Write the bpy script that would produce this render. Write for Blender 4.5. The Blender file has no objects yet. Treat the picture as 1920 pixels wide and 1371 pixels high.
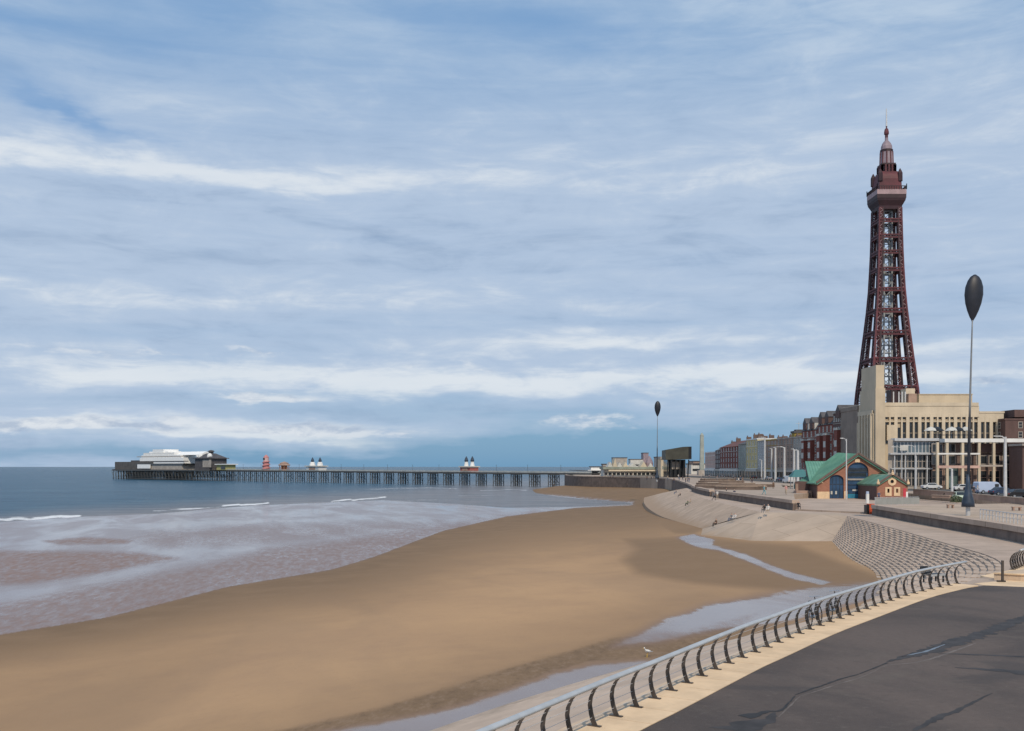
import bpy, bmesh, math, random
import numpy as np
from mathutils import Vector, Matrix
from mathutils.geometry import tessellate_polygon
random.seed(7)
R = math.radians
scene = bpy.context.scene
COL = scene.collection
# ------------------------------------------------------------------ camera
F = 1900.0; CZ = 13.0; HY = 875.0           # focal length in photo pixels, eye height, horizon row
cam_d = bpy.data.cameras.new('camera'); cam = bpy.data.objects.new('camera', cam_d); COL.objects.link(cam)
cam.location = (0, 0, CZ); cam.rotation_euler = (R(90), 0, 0)
cam_d.sensor_fit = 'HORIZONTAL'; cam_d.sensor_width = 36; cam_d.lens = 36*F/1920
cam_d.shift_y = (HY-685.5)/1920
cam_d.clip_start = 0.5; cam_d.clip_end = 60000
scene.camera = cam
scene.view_settings.view_transform = 'Standard'; scene.view_settings.look = 'None'
scene.view_settings.gamma = 1; scene.view_settings.exposure = 0.0
SUN_EL, SUN_AZ = 46, 171                    # azimuth clockwise from +Y: behind the camera, a little to its right
sd = bpy.data.lights.new('sun', 'SUN'); sun = bpy.data.objects.new('sun', sd); COL.objects.link(sun)
sd.energy = 2.9; sd.angle = R(1.5); sd.color = (1.0, 0.86, 0.68)
_d = Vector((math.sin(R(SUN_AZ))*math.cos(R(SUN_EL)), math.cos(R(SUN_AZ))*math.cos(R(SUN_EL)), math.sin(R(SUN_EL))))
sun.rotation_euler = _d.to_track_quat('Z', 'Y').to_euler()

# ------------------------------------------------------------------ node helpers
class S:
    """a float socket (or number) with arithmetic that adds math nodes"""
    def __init__(s, nt, o): s.nt, s.o = nt, o
    def op(s, k, *b, clamp=False):
        n = s.nt.nodes.new('ShaderNodeMath'); n.operation = k; n.use_clamp = clamp
        for i, v in enumerate((s,)+b):
            if isinstance(v, S): s.nt.links.new(v.o, n.inputs[i])
            else: n.inputs[i].default_value = v
        return S(s.nt, n.outputs[0])
    def __add__(s, b): return s.op('ADD', b)
    def __sub__(s, b): return s.op('SUBTRACT', b)
    def __mul__(s, b): return s.op('MULTIPLY', b)
    def __truediv__(s, b): return s.op('DIVIDE', b)
    __radd__ = __add__; __rmul__ = __mul__
    def clamp(s): return s.op('ADD', 0.0, clamp=True)
    def ramp(s, a, b):
        n = s.nt.nodes.new('ShaderNodeMapRange'); n.interpolation_type = 'SMOOTHSTEP'
        s.nt.links.new(s.o, n.inputs[0]); n.inputs[1].default_value = a; n.inputs[2].default_value = b
        return S(s.nt, n.outputs[0])
def xyz(nt, v):
    n = nt.nodes.new('ShaderNodeSeparateXYZ'); nt.links.new(v, n.inputs[0])
    return [S(nt, n.outputs[i]) for i in range(3)]
def comb(nt, *c):
    n = nt.nodes.new('ShaderNodeCombineXYZ')
    for i, v in enumerate(c):
        if isinstance(v, S): nt.links.new(v.o, n.inputs[i])
        else: n.inputs[i].default_value = v
    return n.outputs[0]
def noise(nt, vec, scale=1, detail=4, rough=.55, dist=0, col=False):
    n = nt.nodes.new('ShaderNodeTexNoise'); nt.links.new(vec, n.inputs['Vector'])
    n.inputs['Scale'].default_value = scale; n.inputs['Detail'].default_value = detail
    n.inputs['Roughness'].default_value = rough; n.inputs['Distortion'].default_value = dist
    return n.outputs[1] if col else S(nt, n.outputs[0])
def mix(nt, f, a, b, mode='MIX'):
    n = nt.nodes.new('ShaderNodeMix'); n.data_type = 'RGBA'; n.blend_type = mode
    for i, v in ((0, f), (6, a), (7, b)):
        if isinstance(v, S): nt.links.new(v.o, n.inputs[i])
        elif isinstance(v, bpy.types.NodeSocket): nt.links.new(v, n.inputs[i])
        elif i == 0: n.inputs[0].default_value = v
        else: n.inputs[i].default_value = (*v, 1)
    return n.outputs[2]
def lin(r, g, b):
    return tuple(((c/255+.055)/1.055)**2.4 if c > 10 else c/255/12.92 for c in (r, g, b))

# ------------------------------------------------------------------ sky
world = bpy.data.worlds.new('World'); scene.world = world; world.use_nodes = True
def build_world():
    nt = world.node_tree; nt.nodes.clear()
    out = nt.nodes.new('ShaderNodeOutputWorld'); bg = nt.nodes.new('ShaderNodeBackground')
    nt.links.new(bg.outputs[0], out.inputs[0])
    sky = nt.nodes.new('ShaderNodeTexSky'); sky.sky_type = 'NISHITA'; sky.sun_disc = False
    sky.sun_elevation = R(SUN_EL); sky.sun_rotation = R(SUN_AZ); sky.altitude = 10
    tc = nt.nodes.new('ShaderNodeTexCoord'); g = tc.outputs['Generated']
    x, y, z = xyz(nt, g)
    az = x.op('ARCTAN2', y)
    el = z.op('ARCSINE')
    # warp directions so no edge is geometric
    wv = comb(nt, az*5.0, el*16.0, 0.0)
    wn = noise(nt, wv, 1.0, 5, .6)
    wn2 = noise(nt, comb(nt, az*5.0+7.3, el*16.0, 3.1), 1.0, 5, .6)
    azw = az + (wn-.5)*.26; elw = el + (wn2-.5)*.065
    def bump(px, py, sx, sy, tilt=0.0):
        a0 = math.atan((px-960)/F); e0 = math.atan((HY-py)/F)*math.cos(a0)
        da = azw-a0; de = elw-e0-(da*tilt)
        q = (da*(F/sx)).op('POWER', 2.0) + (de*(F/sy)).op('POWER', 2.0)
        return (q*-1.0).op('EXPONENT')
    # deck of cloud in perspective: direction cut by a flat layer overhead
    zz = z.op('MAXIMUM', 0.0)+.07
    px_, py_ = x/zz, y/zz
    deck = noise(nt, comb(nt, px_*.22, py_*.5, 0.0), 1.0, 9, .58, .5)
    deck2 = noise(nt, comb(nt, px_*.8+4.0, py_*2.1, 2.0), 1.0, 8, .55, .3)
    streak = noise(nt, comb(nt, az*3.2, el*38.0, 5.0), 1.0, 7, .58, .6)
    fine = noise(nt, comb(nt, az*14.0, el*70.0, 1.0), 1.0, 6, .6, .8)
    puff = noise(nt, comb(nt, az*9.0+2.0, el*26.0, 8.0), 1.0, 10, .62, .9)
    # how much blue shows through
    blue = bump(20, 160, 150, 30, -.25)*.4 + bump(130, 215, 110, 14, -.3)*.4 + bump(0, 25, 330, 26)*.5 \
        + bump(1040, 65, 190, 40)*.55 + bump(860, 20, 120, 30)*.35 + bump(360, 0, 160, 40)*.5 + bump(1120, 862, 300, 44)*1.4 \
        + bump(900, 868, 420, 22)*.9 + bump(1220, 815, 150, 34)*.75 + bump(620, 866, 500, 13)*.45 + bump(1450, 800, 160, 26)*.5 \
        + bump(180, 858, 420, 12)*.45 + bump(700, 160, 500, 120)*.18 + bump(1150, 820, 420, 50)*.4 + bump(700, 762, 300, 20)*.35 + bump(1060, 850, 300, 40)*.5 + bump(250, 845, 400, 16)*.35
    cover = (deck*.9+streak*.35-.28).ramp(.02, .42)*(.92)
    cover = (cover*.38+.62) - blue*(fine*.5+puff*.7+.22)
    cover = cover.clamp()
    light = bump(60, 285, 420, 26)*.95 + bump(600, 340, 330, 14)*.6 + bump(1250, 330, 330, 40)*.42 + bump(1600, 0, 330, 60)*.6 \
        + bump(1150, 640, 250, 16)*.8 + bump(350, 710, 430, 22)*.85 + bump(900, 720, 500, 26)*.95 + bump(1400, 725, 420, 16)*.8 \
        + bump(470, 745, 90, 6)*.9 + bump(560, 802, 190, 18)*1.3 + bump(90, 795, 210, 10)*1.25 + bump(430, 815, 150, 10)*1.0 + bump(640, 815, 120, 8)*.8 + bump(1800, 640, 170, 12)*.6 \
        + bump(1880, 330, 120, 40)*.4 + bump(300, 545, 500, 14)*.35 + bump(850, 560, 450, 20)*.35 + bump(1750, 715, 260, 14)*.7 + bump(1200, 690, 800, 60)*.25
    dark = bump(640, 425, 130, 14, -.1)*.6 + bump(300, 360, 420, 16)*.35 + bump(1450, 400, 420, 30)*.6 + bump(250, 470, 500, 14)*.4 \
        + bump(1250, 665, 260, 12)*.5 + bump(1000, 600, 700, 10)*.3 + bump(1900, 718, 46, 14)*1.0 + bump(1280, 735, 160, 8)*.6 \
        + bump(300, 760, 500, 16)*.4 + bump(1000, 770, 380, 20)*.5 + bump(1700, 520, 500, 60)*.35 + bump(800, 480, 1200, 60)*.2 + bump(150, 600, 500, 22)*.35
    tone = (streak-.5)*.50 + (deck2-.5)*.16 + (fine-.5)*.45 + (puff-.5)*.8 + light*(fine*.9+puff*.5+.1)*.47 - dark*(puff*.7+.2)*.55
    nish = mix(nt, 1.0, sky.outputs[0], (.1, .1, .1), 'MULTIPLY')
    b1 = mix(nt, el.ramp(0.0, .25), lin(92, 154, 200), lin(92, 150, 207))
    b1 = mix(nt, .25, b1, nish)
    t1 = (tone*1.0+.5).clamp()
    t1 = t1.op('ADD', el.ramp(.55, 1.2)*-.1, clamp=True)
    cl_lo = mix(nt, t1.ramp(0.0, .5), lin(148, 170, 198), lin(180, 198, 221))
    cl = mix(nt, t1.ramp(.45, 1.0), cl_lo, lin(222, 229, 236))
    upper = mix(nt, t1.ramp(.2, .95), lin(146, 176, 210), lin(184, 203, 224))
    cl = mix(nt, el.ramp(.27, .42), cl, upper)
    c = mix(nt, cover, b1, cl)
    # crisp heaped cloud low over the sea, lit on top and flat and shaded below
    cu = noise(nt, comb(nt, az*17.0, el*52.0, 3.0), 1.0, 12, .60, .25)
    cu2 = noise(nt, comb(nt, az*17.0, el*52.0-.28, 3.0), 1.0, 12, .60, .25)
    area = bump(560, 800, 230, 20)*.9 + bump(60, 795, 170, 13)*.85 + bump(260, 806, 150, 7)*.6 + bump(1120, 790, 230, 18)*.5 + bump(1240, 745, 200, 16)*.6 + bump(1880, 715, 60, 16)*.7 \
        + bump(450, 745, 120, 9)*.7 + bump(330, 660, 300, 16)*.5 + bump(860, 690, 260, 12)*.4
    cm = (cu*1.5+area*.75-1.05).ramp(.0, .30)*area.ramp(.05, .35)
    lit = ((cu-cu2)*5.0+.55).clamp()
    c = mix(nt, cm*.7, c, mix(nt, lit, lin(160, 178, 203), lin(220, 226, 233)))
    nt.links.new(c, bg.inputs[0]); bg.inputs[1].default_value = 1.0
build_world()

# ------------------------------------------------------------------ materials
MATS = {}
def mat(name, col, rough=.8, var=.12, scale=.8, bump=0.0, metal=0.0, col2=None, spec=.5, stretch=(1, 1, 1), streaks=0.0, joints=None, tide=None, tide_col=(.13, .105, .07)):
    if name in MATS: return MATS[name]
    m = bpy.data.materials.new(name); m.use_nodes = True; nt = m.node_tree
    b = nt.nodes['Principled BSDF']; b.inputs['Roughness'].default_value = rough; b.inputs['Metallic'].default_value = metal
    b.inputs['Specular IOR Level'].default_value = spec
    geo = nt.nodes.new('ShaderNodeNewGeometry'); p = xyz(nt, geo.outputs['Position'])
    v = comb(nt, *[p[i]*stretch[i] for i in range(3)])
    n1 = noise(nt, v, scale, 6, .6)
    c2 = col2 or tuple(c*(1-2.2*var) for c in col)
    c = mix(nt, n1.ramp(.3, .72), c2, tuple(min(1, k*(1+var)) for k in col) if not col2 else col)
    if streaks:
        sn = noise(nt, comb(nt, p[0]*1.3, p[1]*1.3, p[2]*.12), 1.0, 5, .6)
        c = mix(nt, sn.ramp(.45, .8)*streaks, c, tuple(k*.45 for k in col))
    if joints:                                           # thin dirty joints between cast slabs
        t = nt.nodes.new('ShaderNodeTexBrick'); nt.links.new(comb(nt, p[0]*.97+p[1]*.24, p[1]*.97-p[0]*.24, 0.0), t.inputs['Vector'])
        t.inputs['Scale'].default_value = 1; t.inputs['Brick Width'].default_value = joints[0]; t.inputs['Row Height'].default_value = joints[1]
        t.inputs['Mortar Size'].default_value = .035; t.inputs['Mortar Smooth'].default_value = .4
        t.inputs['Color1'].default_value = (1, 1, 1, 1); t.inputs['Color2'].default_value = (.88, .87, .86, 1); t.inputs['Mortar'].default_value = (.55, .52, .5, 1)
        c = mix(nt, 1.0, c, t.outputs[0], 'MULTIPLY')
        g = noise(nt, comb(nt, p[0]*.16, p[1]*.16, 9.0), 1.0, 7, .66, .6); c = mix(nt, g.ramp(.5, .72)*.35, c, tuple(k*.55 for k in col))
    if tide:                                             # weed and damp left by high tides
        tn = noise(nt, comb(nt, p[0]*.5, p[1]*.5, 2.0), 1.0, 6, .65)
        c = mix(nt, ((p[2]*-1.0+tide)*.8+(tn-.5)*2.2).ramp(-.1, .9)*(.5 if tide_col[0] < .2 else .85), c, tide_col)
    nt.links.new(c, b.inputs['Base Color'])
    if bump:
        bn = nt.nodes.new('ShaderNodeBump'); bn.inputs['Strength'].default_value = bump; bn.inputs['Distance'].default_value = .05
        nt.links.new(noise(nt, v, scale*9, 5, .6).o, bn.inputs['Height']); nt.links.new(bn.outputs[0], b.inputs['Normal'])
    MATS[name] = m; return m
def brick_mat(name, col, mortar, streaks=.3):
    if name in MATS: return MATS[name]
    m = bpy.data.materials.new(name); m.use_nodes = True; nt = m.node_tree; b = nt.nodes['Principled BSDF']
    b.inputs['Roughness'].default_value = .88
    geo = nt.nodes.new('ShaderNodeNewGeometry'); p = xyz(nt, geo.outputs['Position'])
    t = nt.nodes.new('ShaderNodeTexBrick'); nt.links.new(comb(nt, p[0]+p[1], p[2], 0.0), t.inputs['Vector'])
    t.inputs['Scale'].default_value = 1; t.inputs['Brick Width'].default_value = .45; t.inputs['Row Height'].default_value = .15
    t.inputs['Mortar Size'].default_value = .012
    t.inputs['Color1'].default_value = (*col, 1); t.inputs['Color2'].default_value = (*[k*.78 for k in col], 1); t.inputs['Mortar'].default_value = (*mortar, 1)
    n1 = noise(nt, comb(nt, p[0]*.5, p[1]*.5, p[2]*.2), 1.0, 6, .6)
    c = mix(nt, n1.ramp(.4, .75)*streaks, t.outputs[0], tuple(k*.4 for k in col))
    nt.links.new(c, b.inputs['Base Color']); MATS[name] = m; return m
M = dict(
    cream=mat('cream_faience', (.54, .45, .325), .7, .07, .12, streaks=.25),
    cream_pale=mat('pale_faience', (.60, .51, .38), .7, .06, .2, streaks=.2),
    glass=mat('dark_glass', (.025, .03, .035), .12, .2, .5, spec=.6),
    glass_blue=mat('blue_grey_glass', (.10, .14, .17), .15, .2, .3, spec=.6),
    glass_green=mat('green_glass', (.10, .15, .15), .2, .2, .3),
    white=mat('white_paint', (.74, .74, .72), .6, .05, .5, streaks=.12),
    offwhite=mat('off_white_render', (.55, .54, .50), .75, .08, .4, streaks=.3),
    pinkish=mat('pink_render', (.58, .39, .33), .8, .08, .4, streaks=.3),
    yellow=mat('yellow_render', (.60, .50, .26), .8, .08, .4, streaks=.2),
    ochre=mat('ochre_render', (.42, .30, .07), .8, .1, .4),
    stone_grey=mat('grey_stone', (.40, .36, .32), .85, .1, .3, streaks=.3),
    stone_brown=mat('brown_stone', (.37, .255, .20), .85, .12, .3, streaks=.3),
    stone_green=mat('green_grey_render', (.32, .35, .32), .85, .1, .3, streaks=.2),
    blue_render=mat('blue_grey_render', (.42, .42, .42), .8, .08, .3, streaks=.2),
    red_brick=brick_mat('red_brick', (.25, .062, .045), (.20, .13, .10)),
    orange_brick=brick_mat('orange_brick', (.36, .15, .095), (.30, .2, .15), .2),
    dark_brick=brick_mat('dark_brick', (.13, .075, .068), (.12, .09, .08)),
    brown_brick=brick_mat('brown_brick', (.17, .115, .10), (.16, .13, .11)),
    slate=mat('slate_roof', (.085, .08, .085), .7, .15, .5),
    red_tile=mat('red_tile_roof', (.15, .06, .05), .8, .12, .6),
    copper=mat('green_copper_roof', (.15, .33, .25), .7, .12, .35, col2=(.095, .25, .19), streaks=.2),
    copper_dark=mat('weathered_copper_roof', (.13, .26, .19), .65, .15, .5),
    door_blue=mat('blue_door_paint', (.025, .07, .15), .45, .15, .6),
    door_light=mat('turquoise_door_panel', (.03, .20, .32), .45, .15, .6),
    steel=mat('stainless_steel', (.52, .53, .53), .45, .06, 2, metal=.35), pole_grey=mat('dull_pole_steel', (.20, .215, .23), .55, .1, 1),
    side_brick=mat('brown_side_wall', (.25, .20, .165), .85, .08, .3, streaks=.25),
    galv=mat('galvanised_steel', (.55, .56, .57), .5, .06, 2, metal=.3),
    lamp_white=mat('pale_lamp_paint', (.55, .56, .57), .5, .06, 2),
    fin=mat('weathered_bronze_steel', (.085, .07, .06), .55, .2, 3, metal=.3),
    black=mat('black_paint', (.012, .013, .016), .45, .2, 2),
    navy=mat('dark_navy_shell', (.014, .017, .028), .5, .2, .6),
    navy2=mat('dark_blue_bell', (.03, .05, .085), .5, .2, 1),
    tower_red=mat('tower_red_paint', (.105, .020, .028), .6, .18, .3),
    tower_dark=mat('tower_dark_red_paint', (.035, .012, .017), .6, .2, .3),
    tower_pink=mat('tower_pale_pink_panel', (.37, .26, .27), .65, .1, .4),
    tower_lilac=mat('tower_lilac_grey_roof', (.27, .21, .24), .6, .1, .4),
    tower_grey=mat('lift_shaft_grey_paint', (.32, .34, .35), .6, .12, .4),
    pier_iron=mat('pier_iron', (.065, .075, .085), .8, .2, .6, col2=(.10, .10, .095)),
    pier_deck=mat('pier_deck_timber', (.10, .095, .09), .8, .15, .4),
    pier_rail=mat('pier_pale_railing', (.42, .43, .40), .7, .1, .4),
    concrete=mat('concrete', (.47, .365, .29), .9, .07, .35, bump=.2, streaks=.12, joints=(5.0, 3.2)),
    concrete_lo=mat('weathered_concrete', (.43, .335, .265), .9, .08, .4, bump=.25, streaks=.15, joints=(6.0, 2.5), tide=4.3),
    steps=mat('step_concrete', (.50, .39, .305), .9, .08, .4, bump=.25, tide=4.4),
    bright_white=mat('fresh_white_paint', (.86, .86, .84), .55, .03, .5),
    ledge=mat('ledge_concrete', (.56, .43, .31), .9, .08, .8, bump=.2),
    coping=mat('cream_coping', (.72, .53, .34), .85, .07, 1.2, bump=.15),
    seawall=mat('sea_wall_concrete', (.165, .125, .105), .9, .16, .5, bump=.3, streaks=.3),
    orange=mat('orange_plastic', (.62, .10, .035), .5, .08, 2),
    rubber=mat('black_rubber', (.02, .02, .02), .8, .2, 3),
    chrome=mat('chrome', (.7, .7, .7), .2, .02, 3, metal=1),
    lens=mat('lamp_lens', (.8, .8, .78), .2, .02, 3),
    red=mat('red_paint', (.55, .05, .07), .5, .08, 2),
    skin=mat('skin', (.50, .31, .23), .6, .05, 3),
    skin_dark=mat('brown_skin', (.22, .12, .08), .6, .05, 3),
    leaf=mat('shrub_leaf', (.07, .11, .045), .7, .3, 2),
    gull_grey=mat('gull_grey', (.30, .31, .33), .7, .1, 5),
    beak=mat('gull_yellow', (.7, .45, .05), .5, .05, 5),
    olive=mat('olive_dark_cladding', (.055, .055, .042), .6, .15, .3),
    van_blue=mat('pale_blue_car_paint', (.42, .50, .66), .3, .03, 1),
)
def plain(name, col, rough=.75):
    return mat(name, col, rough, .08, 4)

# ------------------------------------------------------------------ mesh helpers
class MB:
    def __init__(s): s.v = []; s.f = []; s.m = []
    def add(s, vs, fs, mi=0):
        o = len(s.v); s.v += [tuple(q) for q in vs]; s.f += [tuple(i+o for i in f) for f in fs]; s.m += [mi]*len(fs); return s
    def box(s, x0, x1, y0, y1, z0, z1, mi=0):
        return s.add([(x0,y0,z0),(x1,y0,z0),(x1,y1,z0),(x0,y1,z0),(x0,y0,z1),(x1,y0,z1),(x1,y1,z1),(x0,y1,z1)],
                     [(0,3,2,1),(4,5,6,7),(0,1,5,4),(1,2,6,5),(2,3,7,6),(3,0,4,7)], mi)
    def bar(s, p, q, w, h=None, mi=0, w2=None):
        p, q = Vector(p), Vector(q); h = h or w; d = q-p
        if d.length < 1e-6: return s
        d.normalize(); up = Vector((0, 0, 1)) if abs(d.z) < .95 else Vector((0, 1, 0))
        a = d.cross(up).normalized(); b = a.cross(d).normalized(); vs = []
        for c, k in ((p, 1), (q, (w2/w) if w2 else 1)):
            for i, j in ((-1,-1),(1,-1),(1,1),(-1,1)): vs.append(c+a*(i*w/2*k)+b*(j*h/2*k))
        return s.add(vs, [(0,3,2,1),(4,5,6,7),(0,1,5,4),(1,2,6,5),(2,3,7,6),(3,0,4,7)], mi)
    def tube(s, pts, r, n=8, mi=0, caps=True):
        pts = [Vector(p) for p in pts]; rs = r if isinstance(r, (list, tuple)) else [r]*len(pts)
        vs = []; prev = None
        for i, p in enumerate(pts):
            d = (pts[min(i+1, len(pts)-1)]-pts[max(i-1, 0)]).normalized()
            if prev is None:
                up = Vector((0, 0, 1)) if abs(d.z) < .9 else Vector((0, 1, 0)); a = d.cross(up).normalized()
            else: a = (prev-d*prev.dot(d)).normalized()
            prev = a; b = d.cross(a)
            for k in range(n):
                t = 2*math.pi*k/n; vs.append(p+a*math.cos(t)*rs[i]+b*math.sin(t)*rs[i])
        fs = [(i*n+k, i*n+(k+1) % n, (i+1)*n+(k+1) % n, (i+1)*n+k) for i in range(len(pts)-1) for k in range(n)]
        if caps: fs += [tuple(reversed(range(n))), tuple(range((len(pts)-1)*n, len(pts)*n))]
        return s.add(vs, fs, mi)
    def lathe(s, prof, c=(0,0,0), n=16, mi=0, sx=1, sy=1):
        vs = [(c[0]+r*math.cos(2*math.pi*k/n)*sx, c[1]+r*math.sin(2*math.pi*k/n)*sy, c[2]+z) for r, z in prof for k in range(n)]
        fs = [(i*n+k, i*n+(k+1) % n, (i+1)*n+(k+1) % n, (i+1)*n+k) for i in range(len(prof)-1) for k in range(n)]
        fs += [tuple(reversed(range(n))), tuple(range((len(prof)-1)*n, len(prof)*n))]
        return s.add(vs, fs, mi)
    def prism(s, poly, z0, z1, mi=0):
        n = len(poly); area = sum(poly[i][0]*poly[(i+1) % n][1]-poly[(i+1) % n][0]*poly[i][1] for i in range(n))
        if area < 0: poly = poly[::-1]
        vs = [(x, y, z0) for x, y in poly]+[(x, y, z1) for x, y in poly]
        tri = tessellate_polygon([[Vector((x, y, 0)) for x, y in poly]]); fs = []
        for t in tri:
            a, b, c = [poly[i] for i in t]
            if (b[0]-a[0])*(c[1]-a[1])-(b[1]-a[1])*(c[0]-a[0]) < 0: t = t[::-1]
            fs.append(tuple(i+n for i in t)); fs.append(tuple(reversed(t)))
        fs += [(i, (i+1) % n, (i+1) % n+n, i+n) for i in range(n)]
        return s.add(vs, fs, mi)
    def wall_xz(s, outline, holes, y0, y1, mi=0):
        """vertical slab in the XZ plane with openings, front at y0, back at y1"""
        loops = [outline]+holes; pl = [[Vector((x, z, 0)) for x, z in l] for l in loops]
        flat = [p for l in loops for p in l]; tri = tessellate_polygon(pl); N = len(flat)
        vs = [(x, y0, z) for x, z in flat]+[(x, y1, z) for x, z in flat]; fs = []
        for t in tri: fs.append(tuple(t)); fs.append(tuple(i+N for i in reversed(t)))
        o = 0
        for l in loops:
            n = len(l)
            for i in range(n): fs.append((o+i, o+(i+1) % n, o+(i+1) % n+N, o+i+N))
            o += n
        return s.add(vs, fs, mi)
    def build(s, name, mats, parent=None, smooth=False, loc=None, bevel=0):
        me = bpy.data.meshes.new(name); me.from_pydata(s.v, [], s.f); me.update()
        for m_ in (mats if isinstance(mats, (list, tuple)) else [mats]): me.materials.append(m_)
        me.polygons.foreach_set('material_index', s.m)
        if smooth: me.polygons.foreach_set('use_smooth', [True]*len(s.f))
        bm = bmesh.new(); bm.from_mesh(me); bmesh.ops.recalc_face_normals(bm, faces=bm.faces); bm.to_mesh(me); bm.free()
        o = bpy.data.objects.new(name, me); COL.objects.link(o)
        if parent: o.parent = parent
        if loc is not None: o.location = loc
        if bevel:
            b = o.modifiers.new('bevel', 'BEVEL'); b.width = bevel; b.segments = 2; b.limit_method = 'ANGLE'
        return o
def link(name, me, parent, loc=(0,0,0), rot=(0,0,0), scale=(1,1,1)):
    o = bpy.data.objects.new(name, me); COL.objects.link(o); o.parent = parent
    o.location = loc; o.rotation_euler = rot; o.scale = scale; return o
def tag(o, label, cat, group=None):
    o['label'] = label; o['category'] = cat
    if group: o['group'] = group
    return o
def thing(name, label, cat, loc=(0,0,0), rz=0, group=None):
    o = bpy.data.objects.new(name, None); COL.objects.link(o); o.location = loc; o.rotation_euler = (0, 0, rz)
    o.empty_display_size = .5; o['kind'] = 'thing'
    return tag(o, label, cat, group)
def struct(o, kind='structure'): o['kind'] = kind; return o
def copy_tree(o, parent=None):
    c = o.copy(); COL.objects.link(c)
    if parent: c.parent = parent
    for ch in list(o.children): copy_tree(ch, c)
    return c
def at(px, py, z):
    Y = (CZ-z)*F/(py-HY); return Vector(((px-960)/F*Y, Y, z))
def atY(px, py, Y):
    return Vector(((px-960)/F*Y, Y, CZ-(py-HY)*Y/F))
def resample(pts, n=None, step=None):
    pts = [Vector(p) for p in pts]; m = len(pts)
    dense = []
    for i in range(m-1):
        p0, p1, p2, p3 = pts[max(i-1,0)], pts[i], pts[i+1], pts[min(i+2,m-1)]
        for k in range(20):
            t = k/20; dense.append(.5*((2*p1)+(p2-p0)*t+(2*p0-5*p1+4*p2-p3)*t*t+(3*p1-p0-3*p2+p3)*t**3))
    dense.append(pts[-1]); L = [0]
    for a, b in zip(dense, dense[1:]): L.append(L[-1]+(b-a).length)
    if n is None: n = max(2, int(round(L[-1]/step))+1)
    out = []; j = 0
    for i in range(n):
        s = L[-1]*i/(n-1)
        while j < len(L)-2 and L[j+1] < s: j += 1
        t = (s-L[j])/max(1e-9, L[j+1]-L[j]); out.append(dense[j].lerp(dense[j+1], t))
    return out
def right_normals(path):
    out = []
    for i in range(len(path)):
        d = (path[min(i+1, len(path)-1)]-path[max(i-1, 0)]); d.z = 0; d.normalize(); out.append(Vector((d.y, -d.x, 0)))
    return out
def sweep(mb, path, prof, mi=0, close=True):
    """prof: (offset to the right of travel, dz)"""
    nr = right_normals(path); n = len(prof)
    vs = [path[i]+nr[i]*o+Vector((0, 0, z)) for i in range(len(path)) for o, z in prof]
    rng = range(n) if close else range(n-1)
    fs = [(i*n+k, i*n+(k+1) % n, (i+1)*n+(k+1) % n, (i+1)*n+k) for i in range(len(path)-1) for k in rng]
    if close: fs += [tuple(range(n)), tuple(range((len(path)-1)*n, len(path)*n))]
    return mb.add(vs, fs, mi)

# ------------------------------------------------------------------ beach and sea
ZP = 7.3       # near promenade
ZL = 6.8       # lower walk
ZU = 7.9       # upper promenade and town
ctrl = [(0,1190,.35),(430,1100,.35),(830,995,.35),(1080,952,.35),(-300,1230,.35),(-300,1371,.9),(0,1371,1.2),(300,1371,2.1),(600,1371,3.3),(800,1345,3.7),(600,1200,2.1),
    (300,1250,1.3),(900,1100,2.1),(900,1280,3.5),(1100,1200,3.2),(1100,1050,2.2),(1250,1100,3.2),(1400,1080,3.4),(1500,1100,3.6),(1620,1090,3.9),
    (1560,1015,4.2),(1450,1025,3.8),(1300,1008,3.4),(1200,962,1.9),(1250,980,3.0),(1060,930,.3),(1190,938,.5),(1030,922,.6),(1100,918,1.6),(1300,925,3.9),
    (1200,922,2.8),(1080,911,2.5),(1010,914,.5),(0,1050,.1),(350,1050,.1),(700,980,.1),(950,940,.1),(1250,914,3.0),(1150,912,2.8),(300,940,0),(0,960,0)]
def uv_(p): return np.array([p.x/p.y*3.0, math.log(p.y)])
CP = np.array([uv_(at(a, b, c)) for a, b, c in ctrl]); CH = np.array([c[2] for c in ctrl])
def tps(d): return np.where(d > 1e-9, d*d*np.log(np.maximum(d, 1e-9)), 0)
_n = len(CP); _K = tps(np.linalg.norm(CP[:, None]-CP[None], axis=2))+np.eye(_n)*.002
_P = np.hstack([np.ones((_n, 1)), CP]); _A = np.block([[_K, _P], [_P.T, np.zeros((3, 3))]])
_W = np.linalg.solve(_A, np.concatenate([CH, np.zeros(3)]))
def sand_raw(X, Y):
    q = np.stack([X/Y*3.0, np.log(Y)], -1); z = np.full(X.shape, _W[_n]); z = z+q[..., 0]*_W[_n+1]+q[..., 1]*_W[_n+2]
    for i in range(_n): z = z+_W[i]*tps(np.sqrt((q[..., 0]-CP[i, 0])**2+(q[..., 1]-CP[i, 1])**2))
    return np.clip(z, 0.04, 4.6)
def sdf(px, py, poly, ys=2.2):
    """signed distance (inside positive) to an outline; y stretched because the ground is seen edge-on"""
    P = np.array(poly, float)*[1, ys]; x = px; y = py*ys; d = np.full(px.shape, 1e9); ins = np.zeros(px.shape, bool)
    for i in range(len(P)):
        a, b = P[i], P[(i+1) % len(P)]; e = b-a; wx, wy = x-a[0], y-a[1]
        t = np.clip((wx*e[0]+wy*e[1])/(e@e+1e-9), 0, 1); d = np.minimum(d, np.hypot(wx-t*e[0], wy-t*e[1]))
        if a[1] != b[1]:
            c = ((a[1] > y) != (b[1] > y)) & (x < (b[0]-a[0])*(y-a[1])/(b[1]-a[1])+a[0]); ins ^= c
    return np.where(ins, d, -d)
def sm(v, a, b):
    t = np.clip((v-a)/(b-a), 0, 1); return t*t*(3-2*t)
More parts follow.
